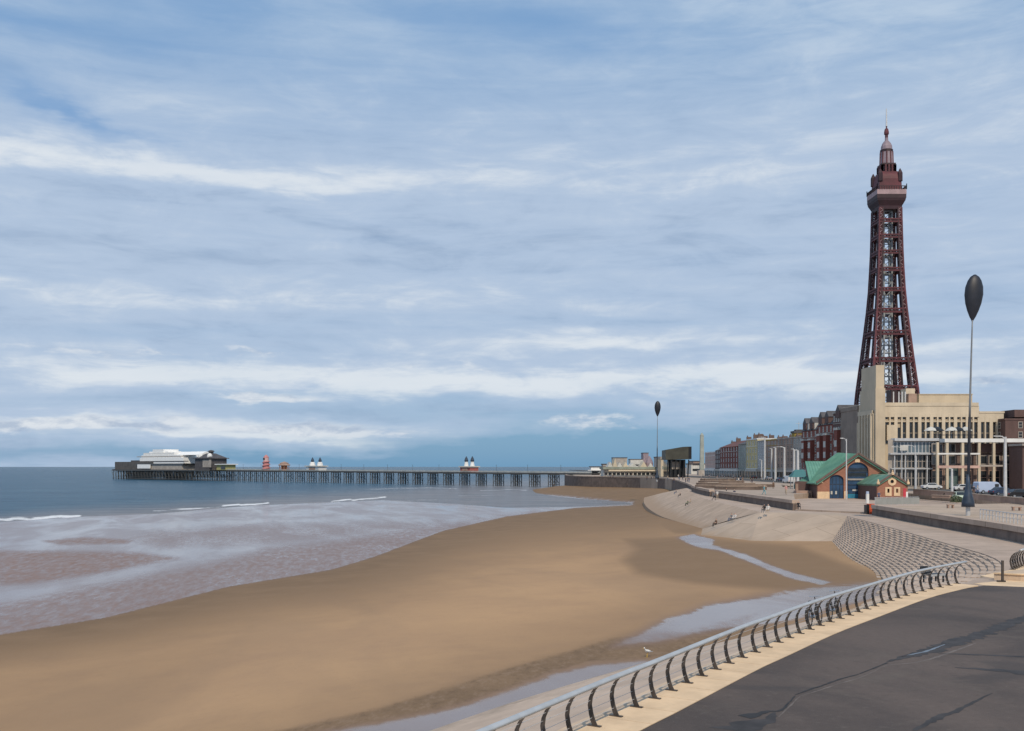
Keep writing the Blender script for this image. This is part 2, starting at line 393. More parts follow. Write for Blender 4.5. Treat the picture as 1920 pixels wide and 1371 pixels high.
SEA = [(-2500,800),(-2500,990),(-400,984),(0,978),(150,968),(300,962),(420,951),(500,946),(620,941),(720,937),(850,944),(950,951),(1050,950),(1120,948),(1190,944),(1165,938),(1100,934),(1040,930),(1005,923),(1000,917),(1040,911),(1075,908),(1085,905),(1100,860)]
FILM = [(-2500,900),(0,900),(720,900),(1190,940),(1186,948),(1080,953),(950,969),(830,996),(700,1045),(620,1069),(430,1100),(200,1158),(0,1190),(-400,1250),(-2500,1500)]
BROWN1 = [(-900,1028),(100,1034),(250,1036),(330,1046),(240,1064),(160,1078),(60,1092),(-300,1108),(-900,1120)]
BROWN2 = [(80,1014),(160,1007),(252,1012),(240,1019),(110,1021)]
MOT = [(-900,1230),(-100,1150),(100,1112),(250,1086),(400,1056),(500,1030),(600,1018),(760,992),(1000,960),(950,969),(830,996),(700,1045),(620,1069),(430,1100),(200,1158),(0,1190),(-900,1330)]
LAV = [(300,998),(420,985),(620,984),(900,975),(700,1000),(500,1018),(330,1028),(220,1015)]
STREAM = [(1270,1008),(1300,1002),(1338,1012),(1335,1022),(1400,1040),(1450,1062),(1500,1078),(1560,1092),(1540,1096),(1480,1084),(1420,1060),(1355,1034),(1300,1024)]
POOL1 = [(1150,1212),(1230,1168),(1330,1132),(1450,1112),(1560,1098),(1650,1092),(1680,1110),(1500,1160),(1300,1190),(1230,1205)]
POOL2 = [(560,1380),(700,1358),(850,1328),(960,1292),(1040,1262),(1110,1245),(1220,1238),(1300,1300),(1100,1500),(300,1500)]
BAND = [(700,1330),(850,1285),(950,1252),(1060,1222),(1150,1195),(1280,1185),(1420,1150),(1350,1200),(1250,1235),(1100,1245),(1040,1262),(960,1292),(850,1328),(700,1358),(500,1400),(300,1420)]
WETR = [(1148,1006),(1300,1002),(1500,1020),(1660,1080),(1660,1130),(1450,1110),(1300,1098),(1190,1078),(1160,1050),(1185,1030)]
CREST = [(250,1380),(450,1215),(700,1105),(900,1022),(1050,985),(1190,985),(1130,1060),(1230,1098),(1100,1150),(800,1235),(500,1330)]
WETR2 = [(1240,962),(1310,966),(1345,988),(1300,1004),(1262,1004),(1225,985)]
WETLO = [(-200,1600),(380,1395),(640,1325),(850,1255),(1060,1195),(1220,1145),(1400,1095),(1560,1090),(1500,1200),(1200,1300),(700,1500)]
DARKSPIT = [(1000,926),(1060,928),(1120,934),(1200,942),(1210,938),(1120,929),(1050,922),(1010,918)]
def beach_grid():
    us = np.linspace(-.75, .46, 560); ys = np.exp(np.concatenate([np.linspace(math.log(22), math.log(60), 90), np.linspace(math.log(60), math.log(700), 420)[1:]]))
    U, Yg = np.meshgrid(us, ys); X = U*Yg; Z = sand_raw(X, Yg)
    px = 960+F*U; py = HY+F*(CZ-Z)/Yg
    sea = sm(sdf(px, py, SEA), -3, 6)
    z = Z*(1-sea)+(-.5)*sea
    film = sm(sdf(px, py, FILM), -6, 10)
    brown = np.maximum(sm(sdf(px, py, BROWN1), -14, 14), sm(sdf(px, py, BROWN2), -8, 10))
    mot = sm(sdf(px, py, MOT), -25, 25)
    lav = sm(sdf(px, py, LAV), -20, 20)*.35
    pools = np.maximum.reduce([sm(sdf(px, py, STREAM), -8, 7), sm(sdf(px, py, POOL1), -22, 24)*.85, sm(sdf(px, py, POOL2), -20, 22)*.9])
    band = sm(sdf(px, py, BAND), -14, 12)
    f = np.maximum(film, pools)
    rough = np.maximum.reduce([brown*film, mot*.72*film, lav, band])*(1-pools*.8)
    wet = np.maximum.reduce([sm(sdf(px, py, FILM), -290, -6)**1.25, sm(sdf(px, py, WETR), -22, 26)*.85, sm(sdf(px, py, WETR2), -10, 14)*.8,
                             sm(sdf(px, py, WETLO), -20, 90)*.75, sm(sdf(px, py, DARKSPIT), -8, 4), f, band])
    wet = np.maximum(wet, .34*(1-sm(sdf(px, py, CREST), -110, 90)))
    z = np.where(film > .5, np.minimum(z, .06), z); 
    return X, Yg, z, wet, f, rough
def grid_mesh(name, X, Y, Z, mats, attr=None):
    h, w = X.shape; me = bpy.data.meshes.new(name)
    co = np.stack([X, Y, Z], -1).reshape(-1, 3).astype(np.float32)
    idx = np.arange(h*w).reshape(h, w); q = np.stack([idx[:-1, :-1], idx[:-1, 1:], idx[1:, 1:], idx[1:, :-1]], -1).reshape(-1, 4)
    me.vertices.add(h*w); me.vertices.foreach_set('co', co.ravel()); me.loops.add(q.size); me.loops.foreach_set('vertex_index', q.ravel().astype(np.int32))
    me.polygons.add(len(q)); me.polygons.foreach_set('loop_start', (np.arange(len(q))*4).astype(np.int32))
    me.polygons.foreach_set('use_smooth', [True]*len(q)); me.update(); me.validate()
    if attr is not None:
        a = me.color_attributes.new('zones', 'FLOAT_COLOR', 'POINT')
        d = np.ones((h*w, 4), np.float32)
        for i, c in enumerate(attr): d[:, i] = c.ravel()
        a.data.foreach_set('color', d.ravel())
    me.materials.append(mats); o = bpy.data.objects.new(name, me); COL.objects.link(o); return o
def zones(nt):
    a = nt.nodes.new('ShaderNodeAttribute'); a.attribute_name = 'zones'
    s = nt.nodes.new('ShaderNodeSeparateColor'); nt.links.new(a.outputs['Color'], s.inputs[0]); return [S(nt, s.outputs[i]) for i in range(3)]
def sand_material():
    m = bpy.data.materials.new('beach_sand'); m.use_nodes = True; nt = m.node_tree; b = nt.nodes['Principled BSDF']
    wet, film, rough = zones(nt)
    geo = nt.nodes.new('ShaderNodeNewGeometry'); P = geo.outputs['Position']; x, y, z = xyz(nt, P)
    big = noise(nt, P, .035, 6, .6); mid = noise(nt, P, .22, 6, .62); fine = noise(nt, P, 2.6, 6, .65)
    # ripple coordinates run along the shore
    rip = noise(nt, comb(nt, x*1.15+y*.2, y*.30-x*.08, 0.0), 1.0, 7, .72, .4)
    rip2 = noise(nt, comb(nt, x*3.4, y*.9, 0.0), 1.0, 5, .68)
    sweep_ = noise(nt, comb(nt, x*.10+y*.03, y*.022-x*.02, 4.0), 1.0, 6, .6, .5)
    dry = mix(nt, big.ramp(.3, .7), (.405, .260, .152), (.475, .305, .172))
    dry = mix(nt, mid.ramp(.42, .8)*.45, dry, (.335, .215, .138))
    dry = mix(nt, fine.ramp(.5, .85)*.25, dry, (.26, .17, .10)); dry = mix(nt, sweep_.ramp(.42, .7)*.35, dry, (.30, .205, .135))
    wetc = mix(nt, mid.ramp(.3, .75), (.190, .124, .072), (.235, .154, .090))
    w = (wet+(mid-.5)*.5*(wet*(wet*-1.0+1.0))*4.0).clamp()
    c = mix(nt, w, dry, wetc)
    # water film; broken up by ripples where 'rough'
    rr = (rip*.6+rip2*.4)
    cut = rr.ramp(.40, .60)
    ff = (film+((rip-.5)*1.1+(mid-.5)*1.2)*(film*(film*-1.0+1.0))*4.0).ramp(.3, .72)
    ff = ff*(rough*(cut*.62+.22)*-1.0+1.0)
    ff = ff*(sweep_.ramp(.35, .65)*.22+.78)
    c = mix(nt, film*.85, c, (.215, .160, .150))
    c = mix(nt, (rough*(cut*.8+.1)*film)*.8, c, mix(nt, rip2.ramp(.35, .65), (.17, .095, .062), (.34, .225, .185)))
    stony = rough*(film*-1.0+1.0)                        # pebbly wet strip under the sea wall
    peb = noise(nt, comb(nt, x*2.2, y*.9, 0.0), 1.0, 7, .75)
    c = mix(nt, stony*peb.ramp(.50, .62)*.3, c, (.33, .235, .17)); c = mix(nt, stony*peb.ramp(.48, .36)*.35, c, (.085, .058, .042))
    nt.links.new(c, b.inputs['Base Color'])
    ro = ff*-.80+.92
    ro = ro-(w*.18)*(ff*-1.0+1.0)
    nt.links.new(ro.o, b.inputs['Roughness']); b.inputs['IOR'].default_value = 1.33
    sp = ff*.5+.18; nt.links.new(sp.o, b.inputs['Specular IOR Level'])
    bn = nt.nodes.new('ShaderNodeBump'); bn.inputs['Distance'].default_value = .10
    hh = rip*.6+rip2*.45+fine*.22+mid*.9
    st = (ff*-.72+.9)*(.5)
    nt.links.new(st.o, bn.inputs['Strength']); nt.links.new(hh.o, bn.inputs['Height']); nt.links.new(bn.outputs[0], b.inputs['Normal'])
    return m
def build_beach():
    X, Y, Z, wet, f, rg = beach_grid()
    o = grid_mesh('sand', X, Y, Z, sand_material(), (wet, f, rg)); struct(o)
    # sea: one sheet reaching the horizon
    m = bpy.data.materials.new('sea_water'); m.use_nodes = True; nt = m.node_tree; b = nt.nodes['Principled BSDF']
    foam, _, near = zones(nt)
    geo = nt.nodes.new('ShaderNodeNewGeometry'); P = geo.outputs['Position']; x, y, z = xyz(nt, P)
    n1 = noise(nt, comb(nt, x*.035, y*.11, 0.0), 1.0, 9, .68, .3)
    n2 = noise(nt, comb(nt, x*.45, y*.8, 0.0), 1.0, 8, .72)
    n3 = noise(nt, comb(nt, x*.006, y*.018, 0.0), 1.0, 5, .6)
    deep = mix(nt, (n1*.45+n2*.45+n3*.3).ramp(.46, .74), (.022, .070, .125), (.065, .135, .195))
    shal = mix(nt, n1.ramp(.35, .7), (.13, .14, .155), (.21, .20, .21))
    c = mix(nt, near, deep, shal)
    fm = (foam*.9+(n2-.5)*2.6+(n1-.5)*2.4-.48).ramp(.0, .35)*foam.ramp(.02, .3)
    c = mix(nt, fm, c, (.72, .74, .76)); nt.links.new(c, b.inputs['Base Color'])
    nt.links.new((fm*.6+.22).o, b.inputs['Roughness']); b.inputs['IOR'].default_value = 1.10; b.inputs['Specular IOR Level'].default_value = .08
    bn = nt.nodes.new('ShaderNodeBump'); bn.inputs['Distance'].default_value = 1.6
    nt.links.new((near*-.4+.8).o, bn.inputs['Strength'])
    nt.links.new((n1*1.0+n2*.35).o, bn.inputs['Height']); nt.links.new(bn.outputs[0], b.inputs['Normal'])
    us = np.linspace(-.8, .30, 420); ys = np.exp(np.concatenate([np.linspace(math.log(150), math.log(900), 300), np.linspace(math.log(900), math.log(9000), 60)[1:], [math.log(20000), math.log(45000)]]))
    U, Yg = np.meshgrid(us, ys); X = U*Yg; px = 960+F*U; py = HY+F*CZ/Yg
    foam = np.zeros(px.shape)
    # lines of breaking waves: (points), width, strength
    rng = np.random.RandomState(3)
    for pts, wd, st in (([(-600,992),(-100,977),(60,974),(150,967)], 3.2, 1.0), ([(90,983),(200,976),(330,964),(450,954)], 1.5, .55),
                        ([(415,949),(450,947),(505,944)], 2.0, 1.0), ([(285,958),(380,953),(420,950)], 1.3, .6), ([(330,955),(415,951)], 1.2, .7),
                        ([(620,941),(660,937),(722,933)], 1.8, .95), ([(500,951),(600,945),(640,941)], 1.2, .5), ([(700,941),(800,938),(900,936)], 1.1, .4),
                        ([(690,917),(800,915),(860,917)], .8, .6), ([(560,922),(640,920)], .7, .35), ([(900,920),(960,918),(990,919)], .8, .6), ([(860,930),(960,928)], 1.0, .4)):
        for a, b_ in zip(pts, pts[1:]):
            e = np.array(b_, float)-a; t = np.clip(((px-a[0])*e[0]+(py-a[1])*e[1])/(e@e), 0, 1)
            wob = 1.2*np.sin(px*.045+a[0])+.7*np.sin(px*.13+a[1])
            dd = np.hypot(px-a[0]-t*e[0], (py+wob*wd*.35-a[1]-t*e[1])); foam = np.maximum(foam, st*np.exp(-(dd/wd)**2))
    shore = [(-2500,1050),(0,978),(150,966),(300,960),(500,942),(720,930),(900,915),(1000,908),(1100,900)]
    sx_ = np.array([q[0] for q in shore]); sy_ = np.array([q[1] for q in shore]); dy = np.interp(px, sx_, sy_)-py
    near = sm(-dy, -24, 4); near = np.maximum(near, sm(px, 780, 1000)*sm(py, 905, 925))
    grid_z = np.zeros(px.shape)
    o = grid_mesh('sea', X, Yg, grid_z, m, (foam, foam, near)); struct(o)
build_beach()

# ------------------------------------------------------------------ promenade levels, revetments, walls
def V3(x, y, z=0): return Vector((x, y, z))
COPE = [V3(-15.5,-3,ZP), V3(-8.6,7,ZP), V3(-2.55,15,ZP), V3(1.62,21.9,ZP), V3(2.9,23.9,ZP), V3(6.08,29,ZP), V3(7.5,31.1,ZP), V3(10.2,35.1,ZP), V3(13.1,39,ZP), V3(17.6,44.9,ZP), V3(21.6,49.2,ZP)]
cope = resample(COPE, step=1.3)
TOP1 = [V3(-15.9,-2.6,ZP-.2), V3(-9,7.4,ZP-.2), V3(1.1,22.2,ZP-.2), V3(5.65,29.3,ZP-.2), V3(9.8,35.5,ZP-.2), V3(17.2,45.3,ZP-.25), V3(22.5,51,ZP-.3), V3(27.5,57.5,ZL+.05), V3(31.2,64.5,ZL), V3(33.3,71,ZL), V3(34.8,80,ZL), V3(38.2,101,ZL), V3(42,127,ZL)]
BOT1 = [V3(-24.3,3.5,3.9), V3(-17.4,13,3.9), V3(-7.6,27.6,3.9), V3(-2.9,34.8,3.9), V3(1.4,41,3.9), V3(9.3,50.8,3.9), V3(15.2,57,3.9), V3(21,64,3.8), V3(26.3,74,3.8), V3(29.6,83.5,3.8), V3(31.3,89.5,3.9), V3(33.6,102,4.0), V3(38.3,122,4.2)]
def revetment(name, T, B, nrows, step, block_from, mat_, block=1.9):
    t, b = [], []                                        # both edges sampled at matching parameters
    def cr(P, i, u):
        q = [P[max(i-1, 0)], P[i], P[i+1], P[min(i+2, len(P)-1)]]
        return .5*((2*q[1])+(q[2]-q[0])*u+(2*q[0]-5*q[1]+4*q[2]-q[3])*u*u+(3*q[1]-q[0]-3*q[2]+q[3])*u**3)
    for i in range(len(T)-1):
        m = max(1, int(round((T[i+1]-T[i]).length/step)))
        for j in range(m+(i == len(T)-2)): t.append(cr(T, i, j/m)); b.append(cr(B, i, j/m))
    mb = MB(); n = len(t)
    row = lambda i, k: t[i].lerp(b[i], k/nrows)
    vs = []; fs = []
    W = 2*nrows+2
    for i in range(n):
        for k in range(nrows+1):
            p = row(i, k)
            zt = p.z
            vs += [(p.x, p.y, zt), (p.x, p.y, zt-.50*(t[i].z-b[i].z)/nrows if k < nrows else zt-1.5)]
    for i in range(n-1):
        for k in range(nrows+1):
            a = i*W+2*k; c = (i+1)*W+2*k
            fs.append((a, a+1, c+1, c))                        # riser below this edge
            if k < nrows: fs.append((a+1, a+2, c+2, c+1))      # tread to next edge
    mb.add(vs, fs)
    # raised blocks in a staggered pattern
    nb = max(1, int(block/step))
    for k in range(nrows):
        for i in range(0, n-nb-1, nb):
            if t[i].y < block_from or ((i//nb)+k) % 2: continue
            a0, a1 = row(i, k+.12), row(i, k+.97); c0, c1 = row(i+nb, k+.12), row(i+nb, k+.97)
            zz = vs[i*W+2*k+1][2]-.04; z2 = vs[(i+nb)*W+2*k+1][2]-.02; h = .035
            mb.add([(a0.x,a0.y,zz-.02),(a1.x,a1.y,zz-.02),(c1.x,c1.y,z2-.02),(c0.x,c0.y,z2-.02),(a0.x,a0.y,zz+h),(a1.x,a1.y,zz+h),(c1.x,c1.y,z2+h),(c0.x,c0.y,z2+h)],
                   [(4,5,6,7),(0,1,5,4),(1,2,6,5),(2,3,7,6),(3,0,4,7)])
    return mb.build(name, mat_)
o = revetment('stepped_revetment', TOP1, BOT1, 20, .62, 58, M['steps'], block=1.24); struct(o)
T2 = [V3(34,138.5,ZL), V3(35.5,170,ZL), V3(38.3,206,ZL), V3(42.5,240,ZL), V3(46.5,270,ZL), V3(50,292,ZL)]
B2 = [V3(28.8,155,3.4), V3(29.5,180,3.2), V3(30.4,208,2.9), V3(33.5,250,2.8), V3(38,292,2.7), V3(43,330,2.9)]
a_, b_ = resample(T2, n=24), resample(B2, n=24); mb = MB(); mb.add([tuple(p) for i in range(24) for p in (a_[i], a_[i].lerp(b_[i], .5)+V3(0, 0, .15), b_[i], b_[i]+V3(-.3, 0, -2))], [(4*i+k, 4*i+k+1, 4*i+k+5, 4*i+k+4) for i in range(23) for k in range(3)])
o = mb.build('stone_slope', mat('apron_concrete', (.47, .355, .265), .9, .08, .4, bump=.25, streaks=.1, joints=(6.0, 2.5), tide=4.5, tide_col=(.345, .235, .15))); struct(o)
# near promenade: body, asphalt and coping
near = [(p.x+.25*0, p.y) for p in cope]
body = near+[(24.5,52.6),(27.2,55.8),(28.9,58.3),(41,73),(60,73),(60,-30),(-15.5,-30)]
o = MB().prism(body, -1, ZP-.03).build('promenade_base', M['concrete_lo']); struct(o)
def asphalt_material():
    m = bpy.data.materials.new('asphalt'); m.use_nodes = True; nt = m.node_tree; b = nt.nodes['Principled BSDF']
    geo = nt.nodes.new('ShaderNodeNewGeometry'); P = geo.outputs['Position']; x, y, z = xyz(nt, P)
    n1 = noise(nt, P, .12, 6, .6, .5); n2 = noise(nt, P, 30, 3, .7); n3 = noise(nt, comb(nt, x*.9, y*.35, 0.0), 1.0, 6, .6, .6)
    c = mix(nt, n1.ramp(.36, .64), (.066, .052, .046), (.118, .092, .080))
    c = mix(nt, n3.ramp(.55, .8)*.4, c, (.055, .050, .050)); c = mix(nt, n2.ramp(.5, .8)*.35, c, (.17, .15, .14)); n5 = noise(nt, P, 4.5, 5, .75); c = mix(nt, n5.ramp(.52, .75)*.4, c, (.045, .038, .035)); c = mix(nt, n5.ramp(.46, .3)*.3, c, (.17, .145, .125))
    n6 = noise(nt, comb(nt, x*.5+y*.5, y*.5-x*.5, 1.0), .35, 8, .7, 1.5); c = mix(nt, n6.ramp(.56, .66)*.35, c, (.13, .108, .09))
    # stains of old damp running in long tongues
    n4 = noise(nt, comb(nt, x*.12-y*.05, y*.22+x*.03, 3.0), 1.0, 5, .55, 1.2)
    c = mix(nt, n4.ramp(.56, .70)*.5, c, (.045, .042, .043))
    nt.links.new(c, b.inputs['Base Color']); nt.links.new((n1.ramp(.3, .7)*.15+.75).o, b.inputs['Roughness'])
    b.inputs['Specular IOR Level'].default_value = .3
    bn = nt.nodes.new('ShaderNodeBump'); bn.inputs['Strength'].default_value = .5; bn.inputs['Distance'].default_value = .02
    nt.links.new(n2.o, bn.inputs['Height']); nt.links.new(bn.outputs[0], b.inputs['Normal']); return m
asph = asphalt_material()
nr = right_normals(cope)
edge = [cope[i]+nr[i]*1.0 for i in range(len(cope)-1)]
pal = [(p.x, p.y) for p in edge]+[(22.7,48.6),(24.3,47.9),(30,47.6),(60,46),(60,-30),(-15.5,-30)]
o = MB().prism(pal, ZP-.5, ZP+.004).build('road', asph); struct(o)
o['label'] = 'dark asphalt promenade surface with damp cracks'
pav = [(22.75,48.65),(24.3,47.95),(30,47.65),(60,46.05),(60,73),(41,73),(29.1,58.5),(27.4,55.9),(24.5,53),(24.9,50.9),(22.6,49.6)]
o = MB().prism(pav, ZP-.4, ZP-.016).build('pavement', M['coping']); struct(o)
mb = MB()
for i in range(len(cope)-1):
    a, b_ = cope[i], cope[i+1]; d = (b_-a); L = d.length; d.normalize(); g = .012
    A0 = a+d*g; A1 = b_-d*g; n0, n1 = nr[i], nr[i+1]
    P = [A0-n0*.16, A0+n0*1.0, A1+n1*1.0, A1-n1*.16]
    z0, z1 = ZP-.35, ZP+.02
    mb.add([(p.x,p.y,z0) for p in P]+[(p.x,p.y,z1) for p in P], [(4,5,6,7),(0,1,5,4),(1,2,6,5),(2,3,7,6),(3,0,4,7)])
o = mb.build('coping_kerb', M['coping']); struct(o)
mb = MB(); sweep(mb, cope, [(-.17, -.3), (-.17, -.10), (-.60, -.10), (-.60, -.24), (-1.0, -.24), (-1.0, -.9), (-.3, -.9)]); 
o = mb.build('kerb_ledge', M['ledge']); struct(o)
# cracks and damp patches in the asphalt (thin ragged sheets a few millimetres up)
def ragged(name, pts, widths, mat_, z, seed):
    rr = random.Random(seed); path = resample([at(a, b, ZP) for a, b in pts], step=.18); n = len(path); nn = right_normals(path); L = []; Rr = []
    for i, p in enumerate(path):
        t = i/(n-1)*(len(widths)-1); j = min(int(t), len(widths)-2); w = widths[j]+(widths[j+1]-widths[j])*(t-j)
        L.append(p-nn[i]*w*(.5+rr.uniform(-.22, .3))); Rr.append(p+nn[i]*w*(.5+rr.uniform(-.22, .3)))
    mb = MB(); mb.add([(p.x, p.y, z) for p in L+Rr], [(i, i+1, n+i+1, n+i) for i in range(n-1)]); return struct(mb.build(name, mat_))
damp = mat('damp_asphalt', (.045, .040, .040), .8, .2, 1.5); tar = mat('tar_crack', (.022, .019, .018), .7, .2, 3); wetm = mat('puddle_water', (.03, .032, .035), .07, .1, 1, spec=.6); pale = mat('worn_asphalt_edge', (.15, .125, .11), .85, .15, 2)
ragged('crack', [(1490,1304),(1520,1293),(1545,1285),(1575,1274),(1606,1266)], [.02,.07,.05,.09,.05], tar, ZP+.010, 1)
ragged('crack', [(1606,1266),(1640,1253),(1664,1243)], [.03,.05,.06], tar, ZP+.010, 2)
ragged('crack', [(1664,1241),(1700,1232),(1740,1222),(1790,1205),(1840,1190),(1920,1160),(1990,1140)], [.1,.5,.55,.5,.55,.45,.3], damp, ZP+.009, 3)
ragged('crack', [(1690,1232),(1715,1227),(1740,1221),(1772,1209)], [.03,.10,.08,.03], wetm, ZP+.014, 4)
ragged('crack', [(1395,1345),(1440,1335),(1465,1332),(1490,1306)], [.3,.10,.05,.03], tar, ZP+.010, 5)
ragged('crack', [(1380,1371),(1400,1358),(1440,1352),(1452,1336)], [.9,.6,.25,.05], damp, ZP+.008, 6)
ragged('crack', [(1715,1371),(1750,1350),(1790,1335),(1830,1315),(1860,1300)], [.12,.2,.15,.08,.03], damp, ZP+.008, 7)
ragged('crack', [(1760,1226),(1830,1228),(1880,1230),(1960,1234)], [.05,.2,.2,.2], damp, ZP+.008, 8)
ragged('crack', [(1790,1252),(1850,1256),(1900,1260),(1960,1266)], [.05,.3,.5,.5], damp, ZP+.008, 9)
ragged('crack', [(1640,1259),(1664,1248),(1720,1242),(1770,1228),(1830,1206)], [.02,.04,.10,.09,.03], pale, ZP+.006, 10)
ragged('crack', [(1500,1306),(1545,1292),(1575,1282),(1610,1272),(1640,1259)], [.02,.04,.05,.03,.02], pale, ZP+.007, 11)
ragged('crack', [(1460,1345),(1480,1325),(1500,1306)], [.03,.05,.02], pale, ZP+.007, 12)
# lower walk, slipway, plaza, upper promenade and the town's ground
t1 = resample(TOP1, n=60); t2 = resample(T2, n=30)
low = [(p.x, p.y) for p in t1 if p.y > 58]+[(43.5,135),(34,138.5)]+[(p.x, p.y) for p in t2[1:]]+[(70,300),(80,80),(41,60)]
o = MB().prism(low, -1, ZL).build('lower_walk', M['concrete']); struct(o)
slip = [V3(42,127,ZL+.004), V3(43.5,135,ZL+.03), V3(34,138.5,ZL+.004), V3(29.2,156,3.5), V3(25.8,141,3.3), V3(29,124,3.3), V3(37.5,117,3.6)]
mb = MB(); mb.add([(v.x,v.y,v.z) for v in slip]+[(v.x,v.y,-1) for v in slip], [(0,1,2),(0,2,5),(2,3,4),(2,4,5),(0,5,6)]+[(i,(i+1)%7,(i+1)%7+7,i+7) for i in range(7)])
o = mb.build('slipway', mat('slipway_concrete', (.475,.37,.28), .9, .07, .15, bump=.2, streaks=.1, joints=(7.0, 4.5), tide=4.2, tide_col=(.36, .25, .16))); struct(o)
plaza = [(47.2,132),(40,143),(52,187),(52,200),(75,200),(75,140)]
o = MB().prism(plaza, 0, ZL+.2).build('plaza', M['concrete']); struct(o)
up1 = [(35,52),(39,70),(41.7,82.6),(44,106),(46.6,130),(52,131.5),(62,137.5),(70,141),(76,150),(76,200),(400,200),(400,-30),(61,-30),(61,60),(44,60)]
o = MB().prism(up1, 0, ZU).build('upper_promenade', mat('buff_paving', (.47,.365,.275), .9, .08, .2, bump=.15, streaks=.1, joints=(3.2, 3.2))); struct(o)
COAST = [(40,143),(40.6,175),(41,206),(44,240),(48,267),(56,330),(64,400),(67,450),(60,490),(35,554),(38,640),(60,700),(115,1000),(260,2000),(640,4000)]
up2 = COAST+[(6000,4000),(6000,200),(76.5,200),(62,200.1),(52,187)]
o = MB().prism(up2, -1, ZU+.003).build('town_ground', mat('town_paving', (.42,.335,.265), .9, .08, .1, joints=(6.0, 6.0))); struct(o)
o = MB().prism([(84,60),(84,1500),(100,1500),(100,60)], ZU-.5, ZU+.02).build('street', mat('street_tarmac', (.08,.078,.076), .85, .12, .3)); struct(o)
# sea walls
def seawall(label, pts, thick, ztop, zbot, matc=None):
    path = resample([V3(x, y, 0) for x, y in pts], step=4)
    t = thing('sea_wall', label, 'sea wall', (path[0].x, path[0].y, 0)); off = V3(path[0].x, path[0].y)
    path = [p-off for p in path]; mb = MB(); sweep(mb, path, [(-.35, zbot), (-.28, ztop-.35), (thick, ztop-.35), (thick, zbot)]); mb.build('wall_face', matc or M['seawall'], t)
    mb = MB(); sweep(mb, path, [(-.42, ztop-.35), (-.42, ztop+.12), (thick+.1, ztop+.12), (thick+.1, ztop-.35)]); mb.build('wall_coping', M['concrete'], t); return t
seawall('long dark wall between the lower walk and the upper promenade at right', [(39,70),(41.7,82.6),(44,106),(46.5,130)], .5, ZU+.1, ZL-.5)
seawall('curved low wall left of the green roofed boathouse', [(40,143.2),(40.5,165),(40.8,190),(41,203)], .5, ZU+.25, ZL-.5)
seawall('short low wall beyond the gap, farther from the boathouse', [(41.3,210),(43,232),(46,258)], .5, ZU+.2, ZL-.5)
seawall('far brown wall of the headland in front of the pier entrance', [(48,267),(56,330),(64,400),(66.5,450),(59,492),(35,553),(33.5,640)], .6, ZU+.05, -1)

